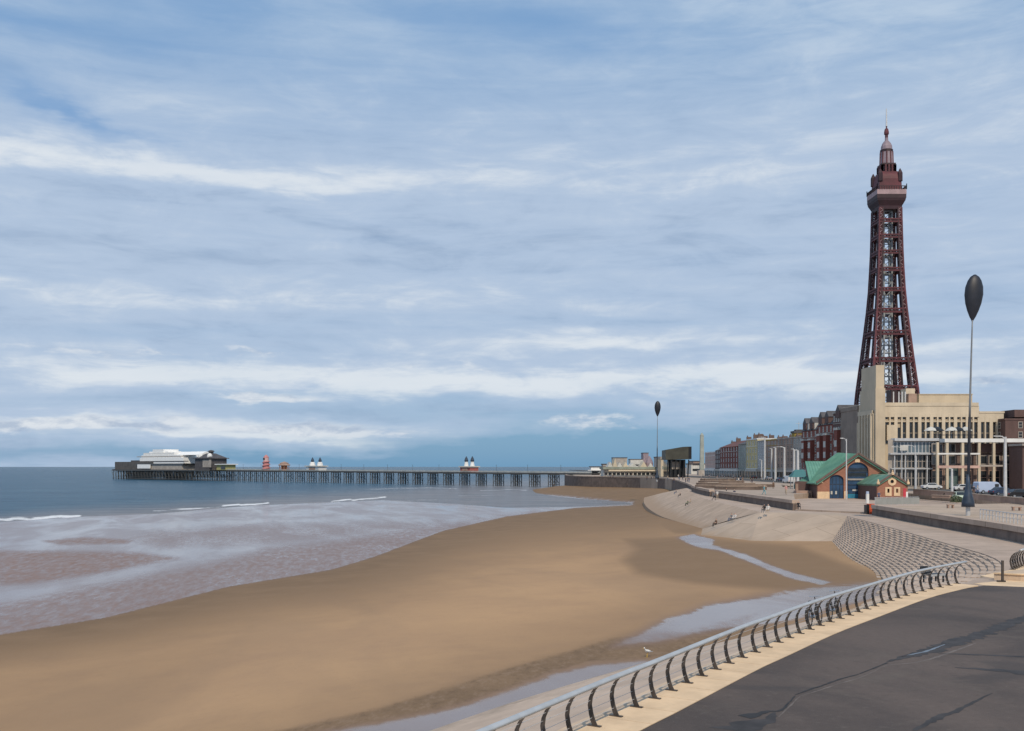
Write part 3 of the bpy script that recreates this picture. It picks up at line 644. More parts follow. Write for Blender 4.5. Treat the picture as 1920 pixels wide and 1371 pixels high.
# ------------------------------------------------------------------ the lattice tower
def build_tower():
    X0, Y0, D = 161.5, 437.0, 437.0
    zpx = lambda py: CZ-(py-HY)*D/F-ZU
    t = thing('lattice_tower', 'tall dark red iron lattice tower with viewing gallery and spire above the cream building', 'tower', (X0, Y0, ZU))
    prof = [(905,150),(750,119),(740,117),(680,100),(627,86),(580,74),(543,67),(507,63),(470,59.5),(430,57.5),(398,56)]
    k = D/F/1.36
    lv = [905,840,790,730,678,627.5,586,546.6,509,476.6,447,418,394]
    hs = lambda py: np.interp(py, [p[0] for p in prof][::-1], [p[1] for p in prof][::-1])*k/2
    levels = [(zpx(p), float(hs(p))) for p in lv]
    def corner(i, sx, sy, ix, iy):
        z, h = levels[i]; lw = max(1.6, h*.28)             # leg width
        return V3(sx*(h-ix*lw), sy*(h-iy*lw), z)
    for sx in (-1, 1):
        for sy in (-1, 1):
            mb = MB()
            for i in range(len(levels)-1):
                w = .85-.03*i
                c0 = {(a, b): corner(i, sx, sy, a, b) for a in (0, 1) for b in (0, 1)}; c1 = {(a, b): corner(i+1, sx, sy, a, b) for a in (0, 1) for b in (0, 1)}
                for a in (0, 1):
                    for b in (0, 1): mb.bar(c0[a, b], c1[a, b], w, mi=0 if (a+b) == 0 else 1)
                for (p, q) in (((0,0),(1,0)),((0,0),(0,1)),((1,1),(1,0)),((1,1),(0,1))):
                    n = 5
                    for j in range(n):
                        f0, f1 = j/n, (j+1)/n; P0, Q0 = c0[p].lerp(c1[p], f0), c0[q].lerp(c1[q], f0); P1, Q1 = c0[p].lerp(c1[p], f1), c0[q].lerp(c1[q], f1)
                        mb.bar(P0, Q1, .2, mi=2 if j % 2 else 0); mb.bar(Q0, P1, .2, mi=0 if j % 2 else 2); mb.bar(P1, Q1, .24, mi=0)
            mb.build('leg', [M['tower_red'], M['tower_dark'], M['tower_pink']], t)
    for i in range(1, len(levels)-1):
        z, h = levels[i]; mb = MB(); dz = 1.5 if i < 7 else 1.2
        for zz in (z-dz/2, z+dz/2):
            for a, b in (((-h,-h),(h,-h)),((h,-h),(h,h)),((h,h),(-h,h)),((-h,h),(-h,-h))): mb.bar((*a, zz), (*b, zz), .55)
        for a, b in (((-h,-h),(h,-h)),((h,-h),(h,h)),((h,h),(-h,h)),((-h,h),(-h,-h))):
            n = 8
            for j in range(n):
                p = Vector((*a, z-dz/2)).lerp(Vector((*b, z-dz/2)), j/n); q = Vector((*a, z+dz/2)).lerp(Vector((*b, z+dz/2)), (j+1)/n)
                mb.bar(p, q, .4); p2 = p+Vector((0, 0, dz)); q2 = q-Vector((0, 0, dz)); mb.bar(p2, q2, .4, mi=1)
        lw = max(1.6, h*.28)
        for s in (-1, 1):
            mb.bar((s*(h-lw), -h, z), (s*(h-lw), h, z), .5, mi=1); mb.bar((-h, s*(h-lw), z), (h, s*(h-lw), z), .5, mi=1)
        mb.build('girder_ring', [M['tower_red'], M['tower_dark']], t)
    # lift shaft
    mb = MB(); zt = zpx(398); w = 1.7
    for sx in (-1, 1):
        for sy in (-1, 1): mb.bar((sx*w, sy*w, 0), (sx*w, sy*w, zt), .55)
    n = 34
    for j in range(n):
        z0, z1 = zt*j/n, zt*(j+1)/n
        for a, b in (((-w,-w),(w,-w)),((w,-w),(w,w)),((w,w),(-w,w)),((-w,w),(-w,-w))):
            mb.bar((*a, z0), (*b, z1), .26); mb.bar((*a, z1), (*b, z1), .3)
    mb.build('lift_shaft', M['tower_grey'], t)
    # head: brackets, gallery, cabin, upper stages
    s = D/F
    def sq(mb, prof, mi=0):
        vs = [(x*h, y*h, z) for h, z in prof for x, y in ((-1,-1),(1,-1),(1,1),(-1,1))]
        fs = [(i*4+j, i*4+(j+1)%4, (i+1)*4+(j+1)%4, (i+1)*4+j) for i in range(len(prof)-1) for j in range(4)]+[(3,2,1,0), tuple(range(len(vs)-4, len(vs)))]
        mb.add(vs, fs, mi)
    kk = s/1.36/2; z = zpx
    mb = MB(); sq(mb, [(56*kk, z(397)), (58*kk, z(391)), (70*kk, z(382)), (72*kk, z(378))]); mb.build('gallery_bracket', M['tower_dark'], t)
    mb = MB(); sq(mb, [(73*kk, z(378)), (73*kk, z(371))]); g = mb.build('gallery', M['tower_dark'], t)
    mb = MB(); sq(mb, [(73.8*kk, z(371)+.02), (73.8*kk, z(362))]); mb.build('gallery_parapet', M['tower_pink'], t)
    mb = MB(); h = 74*kk
    for j in range(13):
        u = -h+2*h*j/12
        for a in ((u,-h),(u,h),(-h,u),(h,u)): mb.bar((*a, z(362)), (*a, z(356 if j not in (0,12) else 352)), .28)
    for a, b in (((-h,-h),(h,-h)),((h,-h),(h,h)),((h,h),(-h,h)),((-h,h),(-h,-h))): mb.bar((*a, z(356)), (*b, z(356)), .25)
    mb.build('gallery_cage', M['tower_dark'], t)
    mb = MB(); sq(mb, [(57*kk, z(362)+.03), (55*kk, z(340)), (50*kk, z(331)), (44*kk, z(328))]); mb.build('observation_cabin', M['tower_red'], t)
    for sx in (-1, 1):
        for sy in (-1, 1):
            mb = MB(); mb.lathe([(1.1, z(345)), (1.1, z(330)), (.7, z(326)), (.1, z(321))], (sx*50*kk, sy*50*kk, 0), 8); mb.build('corner_turret', M['tower_dark'], t)
    mb = MB(); h = 33*kk
    for j in range(5):
        u = -h+2*h*j/4
        for a in ((u,-h),(u,h),(-h,u),(h,u)): mb.bar((*a, z(328)), (*a, z(312)), .7)
    sq(mb, [(20*kk, z(328)), (20*kk, z(312))], 1); sq(mb, [(42*kk, z(328)), (42*kk, z(325.5))])
    mb.build('open_stage', [M['tower_red'], M['tower_pink']], t)
    mb = MB(); sq(mb, [(35*kk, z(312)), (35*kk, z(309)), (26*kk, z(308))]); mb.build('upper_gallery', M['tower_dark'], t)
    mb = MB(); mb.lathe([(12.5*s, z(309)), (11.5*s, z(286))], n=10); 
    for j in range(10):
        a = j*math.pi/5; mb.bar((11.9*s*math.cos(a), 11.9*s*math.sin(a), z(309)), (11.2*s*math.cos(a), 11.2*s*math.sin(a), z(286)), .5, mi=1)
    mb.build('lantern_stage', [M['tower_lilac'], M['tower_red']], t)
    mb = MB(); mb.lathe([(12*s, z(286)), (12*s, z(282)), (10*s, z(281))], n=10); mb.build('upper_ring', M['tower_dark'], t)
    mb = MB(); mb.lathe([(10.5*s, z(282)), (10*s, z(275)), (8*s, z(270)), (5*s, z(266)), (3.2*s, z(264)), (2.6*s, z(254))], n=12); mb.build('crown_dome', M['tower_lilac'], t)
    mb = MB(); mb.lathe([(3*s, z(264)), (3*s, z(253)), (4.6*s, z(252)), (4.6*s, z(248)), (3.5*s, z(243)), (1*s, z(240)), (1.6*s, z(238)), (.5*s, z(235))], n=8); mb.build('spire', M['tower_red'], t)
    mb = MB(); mb.tube([(0, 0, z(237)), (0, 0, z(204))], [.4, .22], 6); mb.build('flagpole', M['galv'], t)
build_tower()

# ------------------------------------------------------------------ buildings
def window_mesh(w, h, frame, pane, bars=1, key=''):
    n = f'window_{w:.1f}_{h:.1f}_{frame.name}_{pane.name}_{bars}'
    if n in bpy.data.meshes: return bpy.data.meshes[n]
    mb = MB(); t = min(.16, w*.12)
    for x0, x1, z0, z1 in ((-w/2, -w/2+t, -h/2, h/2), (w/2-t, w/2, -h/2, h/2), (-w/2+t, w/2-t, h/2-t, h/2), (-w/2+t, w/2-t, -h/2, -h/2+t*1.2)): mb.box(x0, x1, -.08, .02, z0, z1)
    if bars: mb.box(-w/2+t, w/2-t, -.05, .02, -.06, .06)
    mb.box(-w/2+t, w/2-t, -.012, .02, -h/2+t, h/2-t, 1)
    o = mb.build(n, [frame, pane]); me = o.data; me.name = n; bpy.data.objects.remove(o); return me
SOUTH, WEST = 0.0, R(-90)          # facing the camera / facing the sea
def windows(root, me, pts, rz, name='window'):
    for p in pts: link(name, me, root, p, (0, 0, rz))
def terrace(label, y0, y1, ztop, wall, roof, floors=4, bays=3, front=105.0, depth=16, style='parapet', frame='white', gw=1.3, wh=1.9, shop=None, trim=None, cat='building', group='seafront buildings along the promenade', south=2, zg=ZU):
    t = thing('seafront_building', label, cat, (front, y0, zg), group=group); L = y1-y0; H = ztop-zg
    W = M[wall] if isinstance(wall, str) else wall
    MB().box(0, depth, 0, L, 0, H).build('wall', W, t)
    Rf = M[roof]
    if style == 'gable':
        MB().add([(-.4,-.2,H),(-.4,L+.2,H),(depth,L+.2,H),(depth,-.2,H),(depth/2,-.2,H+3.2),(depth/2,L+.2,H+3.2)], [(0,1,5,4),(2,3,4,5),(0,4,3),(1,2,5),(0,3,2,1)]).build('roof', Rf, t)
    elif style == 'mansard':
        mb = MB(); mb.add([(-.3,-.1,H),(-.3,L+.1,H),(depth,L+.1,H),(depth,-.1,H),(2,1,H+3.2),(2,L-1,H+3.2),(depth-2,L-1,H+3.2),(depth-2,1,H+3.2)], [(0,1,5,4),(1,2,6,5),(2,3,7,6),(3,0,4,7),(4,5,6,7),(0,3,2,1)])
        r = mb.build('roof', Rf, t)
        for k in range(max(1, int(L//7))):
            yy = 3+k*7; MB().box(-.1, 2.0, yy, yy+2.4, H+.3, H+2.5).build('dormer', M['offwhite'], r)
    else:
        MB().box(-.25, depth+.05, -.12, L+.12, H, H+.5).box(.2, depth-.3, .3, L-.3, H+.5, H+.55, 1).build('roof', [W if trim is None else M[trim], Rf], t)
    for k in range(1+int(L > 14)):
        yy = L*(.25+.55*k); MB().box(depth*.4, depth*.4+2.2, yy, yy+.9, H, H+(4.6 if style != 'parapet' else 2.0)).box(depth*.4+.2, depth*.4+.6, yy+.2, yy+.6, H+2, H+(5.2 if style != 'parapet' else 2.6), 1).build('chimney', [M['brown_brick'], M['brown_brick']], t)
    fh = (H-4.2)/floors
    wm = window_mesh(gw, min(wh, fh*.7), M[frame], M['glass'])
    for f in range(floors):
        for b in range(bays): link('window', wm, t, (-.01, L*(b+.5)/bays, 4.4+fh*(f+.45)), (0, 0, R(-90)))
    for f in range(floors-south, floors):
        for b in range(3): link('window', wm, t, (depth*(b+.5)/3, -.01, 4.4+fh*(f+.45)), (0, 0, 0))
    s = M[shop] if shop else M['glass']
    mb = MB(); mb.box(-.12, 0, .4, L-.4, .3, 3.0, 0).box(-.6, 0, 0, L, 3.0, 3.9, 1)
    for k in range(bays+1): mb.box(-.3, 0, L*k/bays-.15*(k == bays)*2, L*k/bays+.3*(k < bays), 0, 3.0, 1)
    mb.build('shopfront', [M['glass'], s], t)
    if trim:
        MB().box(-.18, 0, -.05, L+.05, 4.0, 4.35).box(-.14, 0, 0, L, 4.4+fh*(floors-1), 4.6+fh*(floors-1)).build('string_course', M[trim], t)
    return t
Ypx = lambda px, X=105.0: X*F/(px-960)
def zt(py, Y): return CZ-(py-HY)*Y/F
TER = [  # label, px right, px left, top row, wall, roof, floors, bays, style, frame, shop, trim
    ('small pale pink building at the far end of the seafront row', 1341, 1322, 849, 'pinkish', 'slate', 4, 5, 'parapet', 'white', 'white', 'white'),
    ('narrow slate roofed building between the pink and the red brick ones', 1350, 1341.3, 845, 'dark_brick', 'slate', 4, 3, 'gable', 'white', 'offwhite', None),
    ('far red brick hotel with white windows and gabled roof', 1384, 1350.3, 838, 'red_brick', 'red_tile', 4, 7, 'gable', 'white', 'white', 'offwhite'),
    ('green grey rendered building left of the cream yellow one', 1399, 1384.3, 833, 'stone_green', 'slate', 4, 3, 'gable', 'offwhite', 'glass_green', None),
    ('cream yellow rendered building in the seafront row', 1420, 1399.3, 825, 'yellow', 'slate', 4, 4, 'parapet', 'white', 'offwhite', 'white'),
    ('blue grey building right of the cream yellow one', 1433, 1420.3, 828, 'blue_render', 'slate', 5, 3, 'parapet', 'white', 'stone_grey', None),
    ('brown building with ochre trim below the square ochre turret', 1457, 1433.3, 826, 'stone_brown', 'slate', 5, 4, 'parapet', 'offwhite', 'offwhite', 'ochre'),
    ('brown stone building with tall dark windows', 1487, 1457.3, 823, 'stone_brown', 'slate', 5, 5, 'parapet', 'stone_grey', 'stone_grey', 'stone_grey'),
    ('grey stone building next to the dark red brick block', 1503, 1487.3, 821, 'stone_grey', 'slate', 4, 3, 'parapet', 'offwhite', 'offwhite', None),
]
for lb, pr, pl, top, wl, rf, fl, ba, stl, fr, sh, tr in TER:
    y0, y1 = Ypx(pr), Ypx(pl); terrace(lb, y0, y1, zt(top, (y0*1.5+y1)/2.5), wl, rf, fl, ba, style=stl, frame=fr, shop=sh, trim=tr)
# square turret behind the row
t = thing('roof_turret', 'square ochre turret with dark cap and mast rising above the seafront row', 'turret', (111, 398, ZU)); z0 = zt(830, 398)-ZU; z1 = zt(812, 398)-ZU
MB().box(0, 4.6, 0, 4.6, 0, z1).build('turret_wall', M['ochre'], t)
MB().box(-.3, 4.9, -.3, 4.9, z1, z1+.8).box(.8, 3.8, .8, 3.8, z1+.8, z1+1.4).build('turret_cap', M['slate'], t)
MB().tube([(2.3,2.3,z1+1.3),(2.3,2.3,z1+4.6)], .1, 6).bar((1.2,2.3,z1+3.8),(3.4,2.3,z1+3.8), .12).build('mast', M['galv'], t)
# red brick block between the row and the cream building
def red_block():
    for lb, pr, pl, top, style, wl in (('dark red brick block with pale bay windows, nearest the grey stone building', 1533, 1503.5, 797, 'mansard', 'red_brick'),
                                    ('tall dark red brick block with gabled roof and stone bands', 1562, 1533.3, 786, 'mansard', 'red_brick'),
                                    ('dark red brick block adjoining the cream building', 1579, 1562.3, 775, 'parapet', 'dark_brick')):
        y0, y1 = Ypx(pr), Ypx(pl); Y = (y0+y1)/2; t = terrace(lb, y0, y1, zt(top, Y)-(2.0 if style == 'mansard' else 0), wl, 'slate', 5, 4, style=style, frame='offwhite', shop='offwhite', trim='stone_grey', cat='building', depth=20, group='red brick blocks beside the cream building')
        L = y1-y0; H = zt(top, Y)-ZU-2
        for k in range(2 if L > 12 else 1):
            yy = L*(.3+.42*k); bw = MB().box(-1.3, 0, yy-1.6, yy+1.6, 6.5, H-3.5).build('bay_window', M['red_brick'], t)
            MB().box(-1.36, -1.3, yy-1.2, yy+1.2, 8, 10).build('bay_frame', M['offwhite'], bw); MB().box(-1.36, -1.3, yy-1.2, yy+1.2, 11.5, 13.5).build('bay_frame', M['offwhite'], bw); MB().box(-1.45, .0, yy-1.8, yy+1.8, H-3.5, H-2.9).build('bay_roof', M['offwhite'], bw)
            MB().box(-.6, 1, yy-2, yy+2, H+.5, H+2.6).add([(-.6,yy-2.3,H+2.6),(-.6,yy+2.3,H+2.6),(-.6,yy,H+4.6),(6,yy-2.3,H+2.6),(6,yy+2.3,H+2.6),(6,yy,H+4.6)], [(0,1,2),(3,5,4),(0,2,5,3),(1,4,5,2)], 1).build('gable', [M['dark_brick'], M['slate']], t)
red_block()
# cream art deco building with its slab tower
def cream_building():
    X0, Y0 = 105.0, 295.0
    t = thing('cream_building', 'cream tiled block with tall slab tower and rows of slit windows below the iron tower', 'building', (X0, Y0, ZU))
    zz = lambda py, Y=Y0: zt(py, Y)-ZU; xx = lambda px, Y=Y0: (px-960)/F*Y-X0
    H1, H2 = zz(755), zz(772); xa, xb, xc = xx(1661)-.2, xx(1836), xx(1882)
    mb = MB(); mb.box(0, xb, .6, 28, 0, H1-3); mb.box(xb+.002, xc, .6, 26, 0, H2-2.6); mb.build('wall', M['cream'], t)
    # parapet bands stepping down to the right
    mb = MB(); mb.box(0, xb, 0, 28.1, H1-4.2, H1-1).box(-.0, xb-.2, -.15, 28, H1-1, H1).box(xb+.003, xc, 0, 26.1, H2-3.0, H2).box(xb, xc+.2, -.12, 26, H2-.45, H2+.1)
    mb.build('parapet', M['cream_pale'], t)
    Yp = 304.0; xx2 = lambda px: (px-960)/F*Yp-X0
    MB().box(xx2(1723), xx2(1823), 9, 22, H1-1.5, zt(740, Yp)-ZU).box(xx2(1722), xx2(1824), 8.8, 22.2, zt(740, Yp)-ZU, zt(738.6, Yp)-ZU).build('penthouse', M['cream'], t)
    MB().box(xx2(1696), xx2(1713), 8, 12, H1-1, zt(729, Yp)-ZU).build('plant_room', M['cream_pale'], t)
    MB().box(xx2(1694), xx2(1709), 5, 7.5, H1-1, zt(740, Yp)-ZU).build('plant_room', M['stone_brown'], t)
    MB().box(xx2(1664), xx2(1675), 6, 10, H1-1, zt(733, Yp)-ZU).build('plant_room', M['tower_dark'], t)
    mb = MB()
    for p in (1668, 1678, 1684, 1690): mb.bar((xx2(p), 6, H1-1), (xx2(p), 6, zt(736, Yp)-ZU), .35)
    mb.build('roof_pipe', M['galv'], t)
    # bays: piers between pairs of windows
    px0, px1 = 1657.5, 1881; nb = 20; pitch = (px1-px0)/nb; mb = MB(); 
    sq = window_mesh(1.15, 1.15, M['cream'], M['glass'], 0); lg = window_mesh(1.45, 6.6, M['cream'], M['glass'], 1)
    row_top = zz(779); wins = []
    for b in range(nb):
        c = px0+pitch*(b+.5); low = 3 if c > 1836 else 0
        x = xx(c); 
        if b > 0: mb.bar((xx(px0+pitch*b), .3, 4), (xx(px0+pitch*b), .3, row_top+.5 if c < 1836 else row_top-.6), .42 if b % 2 else .95, .7)
        link('window', sq, t, (x, .57, zz(783.5 if not low else 786)), (0,0,0))
        link('window', lg, t, (x, .57, zz(812 if b != 2 else 822)), (0,0,0))
    mb.build('pier', M['cream_pale'], t)
    MB().box(xa, xx(1836), .05, .6, zz(791.5), zz(788.5)).box(xa, xc, .1, .6, 0, 3.5).build('spandrel', M['cream'], t)
    MB().box(xx(1662), xx(1676), -.5, .0, zz(826), zz(797)).build('blank_panel', M['cream_pale'], t)
    # west side: plain, a few fins
    MB().box(-.25, 0, 12, 28, 0, H1-1.4).box(-.4, 0, 11.9, 28.1, H1-1.4, H1-.2).build('side_wall', M['side_brick'], t)
    mb = MB()
    for k in range(3): mb.box(-.6, 0, 11.2+k*.1-2*k, 11.8+k*.1-2*k, 0, zz(790)) if k < 1 else None
    mb.build('side_fin', M['cream_pale'], t)
    # slab tower
    s = MB(); x0, x1 = -.6, 2.2; zt_ = zz(687); s.box(x0, x1, -4, 9, 0, zz(730)).box(x0+.25, x1-.2, -3.6, 8.5, zz(730), zt_)
    s.box(x0-.4, x1-.6, -3.0, 9.4, 0, zz(776)); s.build('slab_tower', M['cream'], t)
    mb = MB()
    for y in (-2.4, -.2, 2.0, 4.6, 6.9): mb.box(-1.5, -.6-.42, y, y+.75, 0, zz(778 if y > -1 else 776))
    mb.box(-1.2, -1.0, -2.8, 9.3, zz(778), zz(770)); mb.build('tower_fin', M['cream_pale'], t)
    lw = window_mesh(1.0, 14, M['cream'], M['glass'], 0)
    for y in (-.85, 1.4, 3.7, 6.2): link('window', lw, t, (-1.02, y, zz(826)), (0, 0, R(-90)))
    for y in (1.4, 3.7): link('window', sq, t, (-1.02, y, zz(782)+.5), (0, 0, R(-90)))
cream_building()
# brown block at the right edge
terrace('dark brown building with a yellow band at the right edge', 291, 318, zt(788, 291), 'dark_brick', 'slate', 5, 4, frame='stone_grey', front=(1885-960)/F*291, depth=26, style='parapet', shop='offwhite', group=None)
t = thing('rooftop_sign_block', 'dark rooftop block with a yellow band above the brown building at right', 'roof block', ((1904-960)/F*291, 291.5, ZU))
MB().box(0, 16, 0, 12, zt(782,291)-ZU, zt(768,291)-ZU).build('block_wall', M['dark_brick'], t)
MB().box(-.6, 16, -.25, 0, zt(795,291)-ZU, zt(786,291)-ZU).build('yellow_band', plain('yellow_band_paint', (.55,.40,.08)), t)
# glass fronted building and white framed building between the cream block and the street
def glass_building():
    Y = 232.0; xx = lambda px: (px-960)/F*Y; zz = lambda py: zt(py, Y)-ZU
    t = thing('glass_building', 'low modern building with blue grey glass upper floor behind the boathouse', 'building', (xx(1666), Y, ZU)); X0 = xx(1666)
    X = lambda px: xx(px)-X0
    MB().prism([(0,.35),(X(1758),.35),(X(1758),18),(10.5,18)], 0, zz(824)).build('wall', M['stone_grey'], t)
    MB().box(X(1676), X(1759), -.6, 2, zz(827), zz(822)).box(X(1667), X(1759), -.9, .35, zz(852.5), zz(850)).box(X(1670), X(1759), -.5, .35, zz(880), zz(878)).build('slab_edge', M['galv'], t)
    n = 12; pm = window_mesh((X(1757)-X(1676))/n*.97, zz(828.5)-zz(849.5), M['galv'], M['glass_blue'], 0); pd = window_mesh((X(1757)-X(1676))/n*.97, zz(853)-zz(877.5), M['stone_grey'], M['glass'], 1); pg = window_mesh((X(1757)-X(1676))/n*.97, zz(881)-zz(912), M['stone_grey'], M['glass'], 1)
    for k in range(n):
        x = X(1676)+(X(1757)-X(1676))*(k+.5)/n
        link('window', pm, t, (x, .33, (zz(828.5)+zz(849.5))/2)); link('window', pd, t, (x, .33, (zz(853)+zz(877.5))/2)); link('window', pg, t, (x, .33, (zz(881)+zz(912))/2))
    mb = MB()
    for k in range(5): mb.bar((X(1676)+k*(X(1757)-X(1676))/4, -.45, 0), (X(1676)+k*(X(1757)-X(1676))/4, -.45, zz(852)), .22)
    mb.build('column', M['galv'], t)
    MB().box(X(1685), X(1700), -.9, -.75, zz(845), zz(835)).build('sign_board', M['offwhite'], t)
    # white framed neighbour
    Y2 = 229.0; xw = lambda px: (px-960)/F*Y2; zw = lambda py: zt(py, Y2)-ZU
    t = thing('framed_building', 'brown fronted building with a white beam and post frame and roof terrace at right', 'building', (xw(1757), Y2, ZU)); X0 = xw(1757); X = lambda px: xw(px)-X0
    MB().box(0, X(1990), 2.5, 20, 0, zw(831)).build('wall', M['brown_brick'], t)
    for p in (1757.5, 1775.5, 1804.5, 1835.5, 1863, 1884, 1926, 1960): MB().box(X(p)-.28, X(p)+.28, -.28, .28, 0, zw(829.5)).build('column', M['cream_pale'], t)
    MB().box(X(1770), X(1990), -.4, 2.6, zw(829.5), zw(822.5)).build('roof_beam', M['white'], t)
    MB().box(X(1757), X(1836), -.3, .3, zw(852.5), zw(849.5)).build('beam', M['white'], t)
    MB().box(X(1757), X(1836), -.3, .3, zw(878), zw(873)).build('beam', M['pinkish'], t)
    MB().box(X(1836), X(1880), -.3, .3, zw(875), zw(872)).build('beam', M['stone_grey'], t)
    wa = window_mesh(2.6, 2.1, M['stone_grey'], M['glass'], 0); wb = window_mesh(2.6, 3.4, M['stone_brown'], M['glass'], 1)
    for p in (1766, 1790, 1820, 1850, 1874, 1900, 1930): link('window', wa, t, (X(p), 2.49, (zw(832)+zw(848))/2)); link('window', wa, t, (X(p), 2.49, (zw(855)+zw(870))/2)); link('window', wb, t, (X(p), 2.49, (zw(880)+zw(912))/2))
    MB().box(X(1783), X(1802), 1.4, 2.5, zw(915), zw(877)).build('kiosk_front', M['glass_green'], t)
    MB().box(X(1838), X(1990), 1.8, 2.45, zw(848), zw(832)).build('upper_panel', M['dark_brick'], t)
    # roof terrace clutter: parapet glass, umbrellas
    MB().box(X(1745), X(1835), 4, 12, zw(831), zw(823)).build('terrace_room', M['black'], t)
    mb = MB()
    for k in range(11): mb.bar((X(1762)+k*.95, 3.2, zw(823)), (X(1762)+k*.95, 3.2, zw(812-3*(k%3))), .12)
    mb.bar((X(1762), 3.2, zw(815)), (X(1840), 3.2, zw(815)), .15); mb.build('terrace_rail', M['black'], t)
    for k, p in enumerate((1766, 1778, 1806, 1818, 1832)):
        pr = MB().lathe([(.06, 0), (.06, 2.0)], (X(p), 6, zw(823)), 6).build('parasol_pole', M['galv'], t)
        MB().lathe([(1.7, 2.0), (1.0, 2.6), (.05, 3.0)], (X(p), 6, zw(823)), 8).build('parasol_canopy', M['black'] if k % 2 else M['offwhite'], t)
    t = thing('brick_block', 'dark brown brick block at the right edge behind the tallest lamp post', 'building', (xw(1888), 222, ZU))
    MB().box(0, 30, 0, 6, 0, zt(834, 222)-ZU).build('wall', M['dark_brick'], t)
    MB().box(-.3, 30, -.5, 6, zt(836, 222)-ZU, zt(832, 222)-ZU).build('cornice', M['stone_grey'], t)
    MB().box(1, 30, -.9, 0, 2.9, 3.6).build('fascia', M['stone_grey'], t)
    wb = window_mesh(2.2, 2.4, M['stone_grey'], M['glass'], 1)
    for k in range(5): link('window', wb, t, (2+3.6*k, -.02, 1.5)); link('window', wb, t, (2+3.6*k, -.02, 6.2))
glass_building()

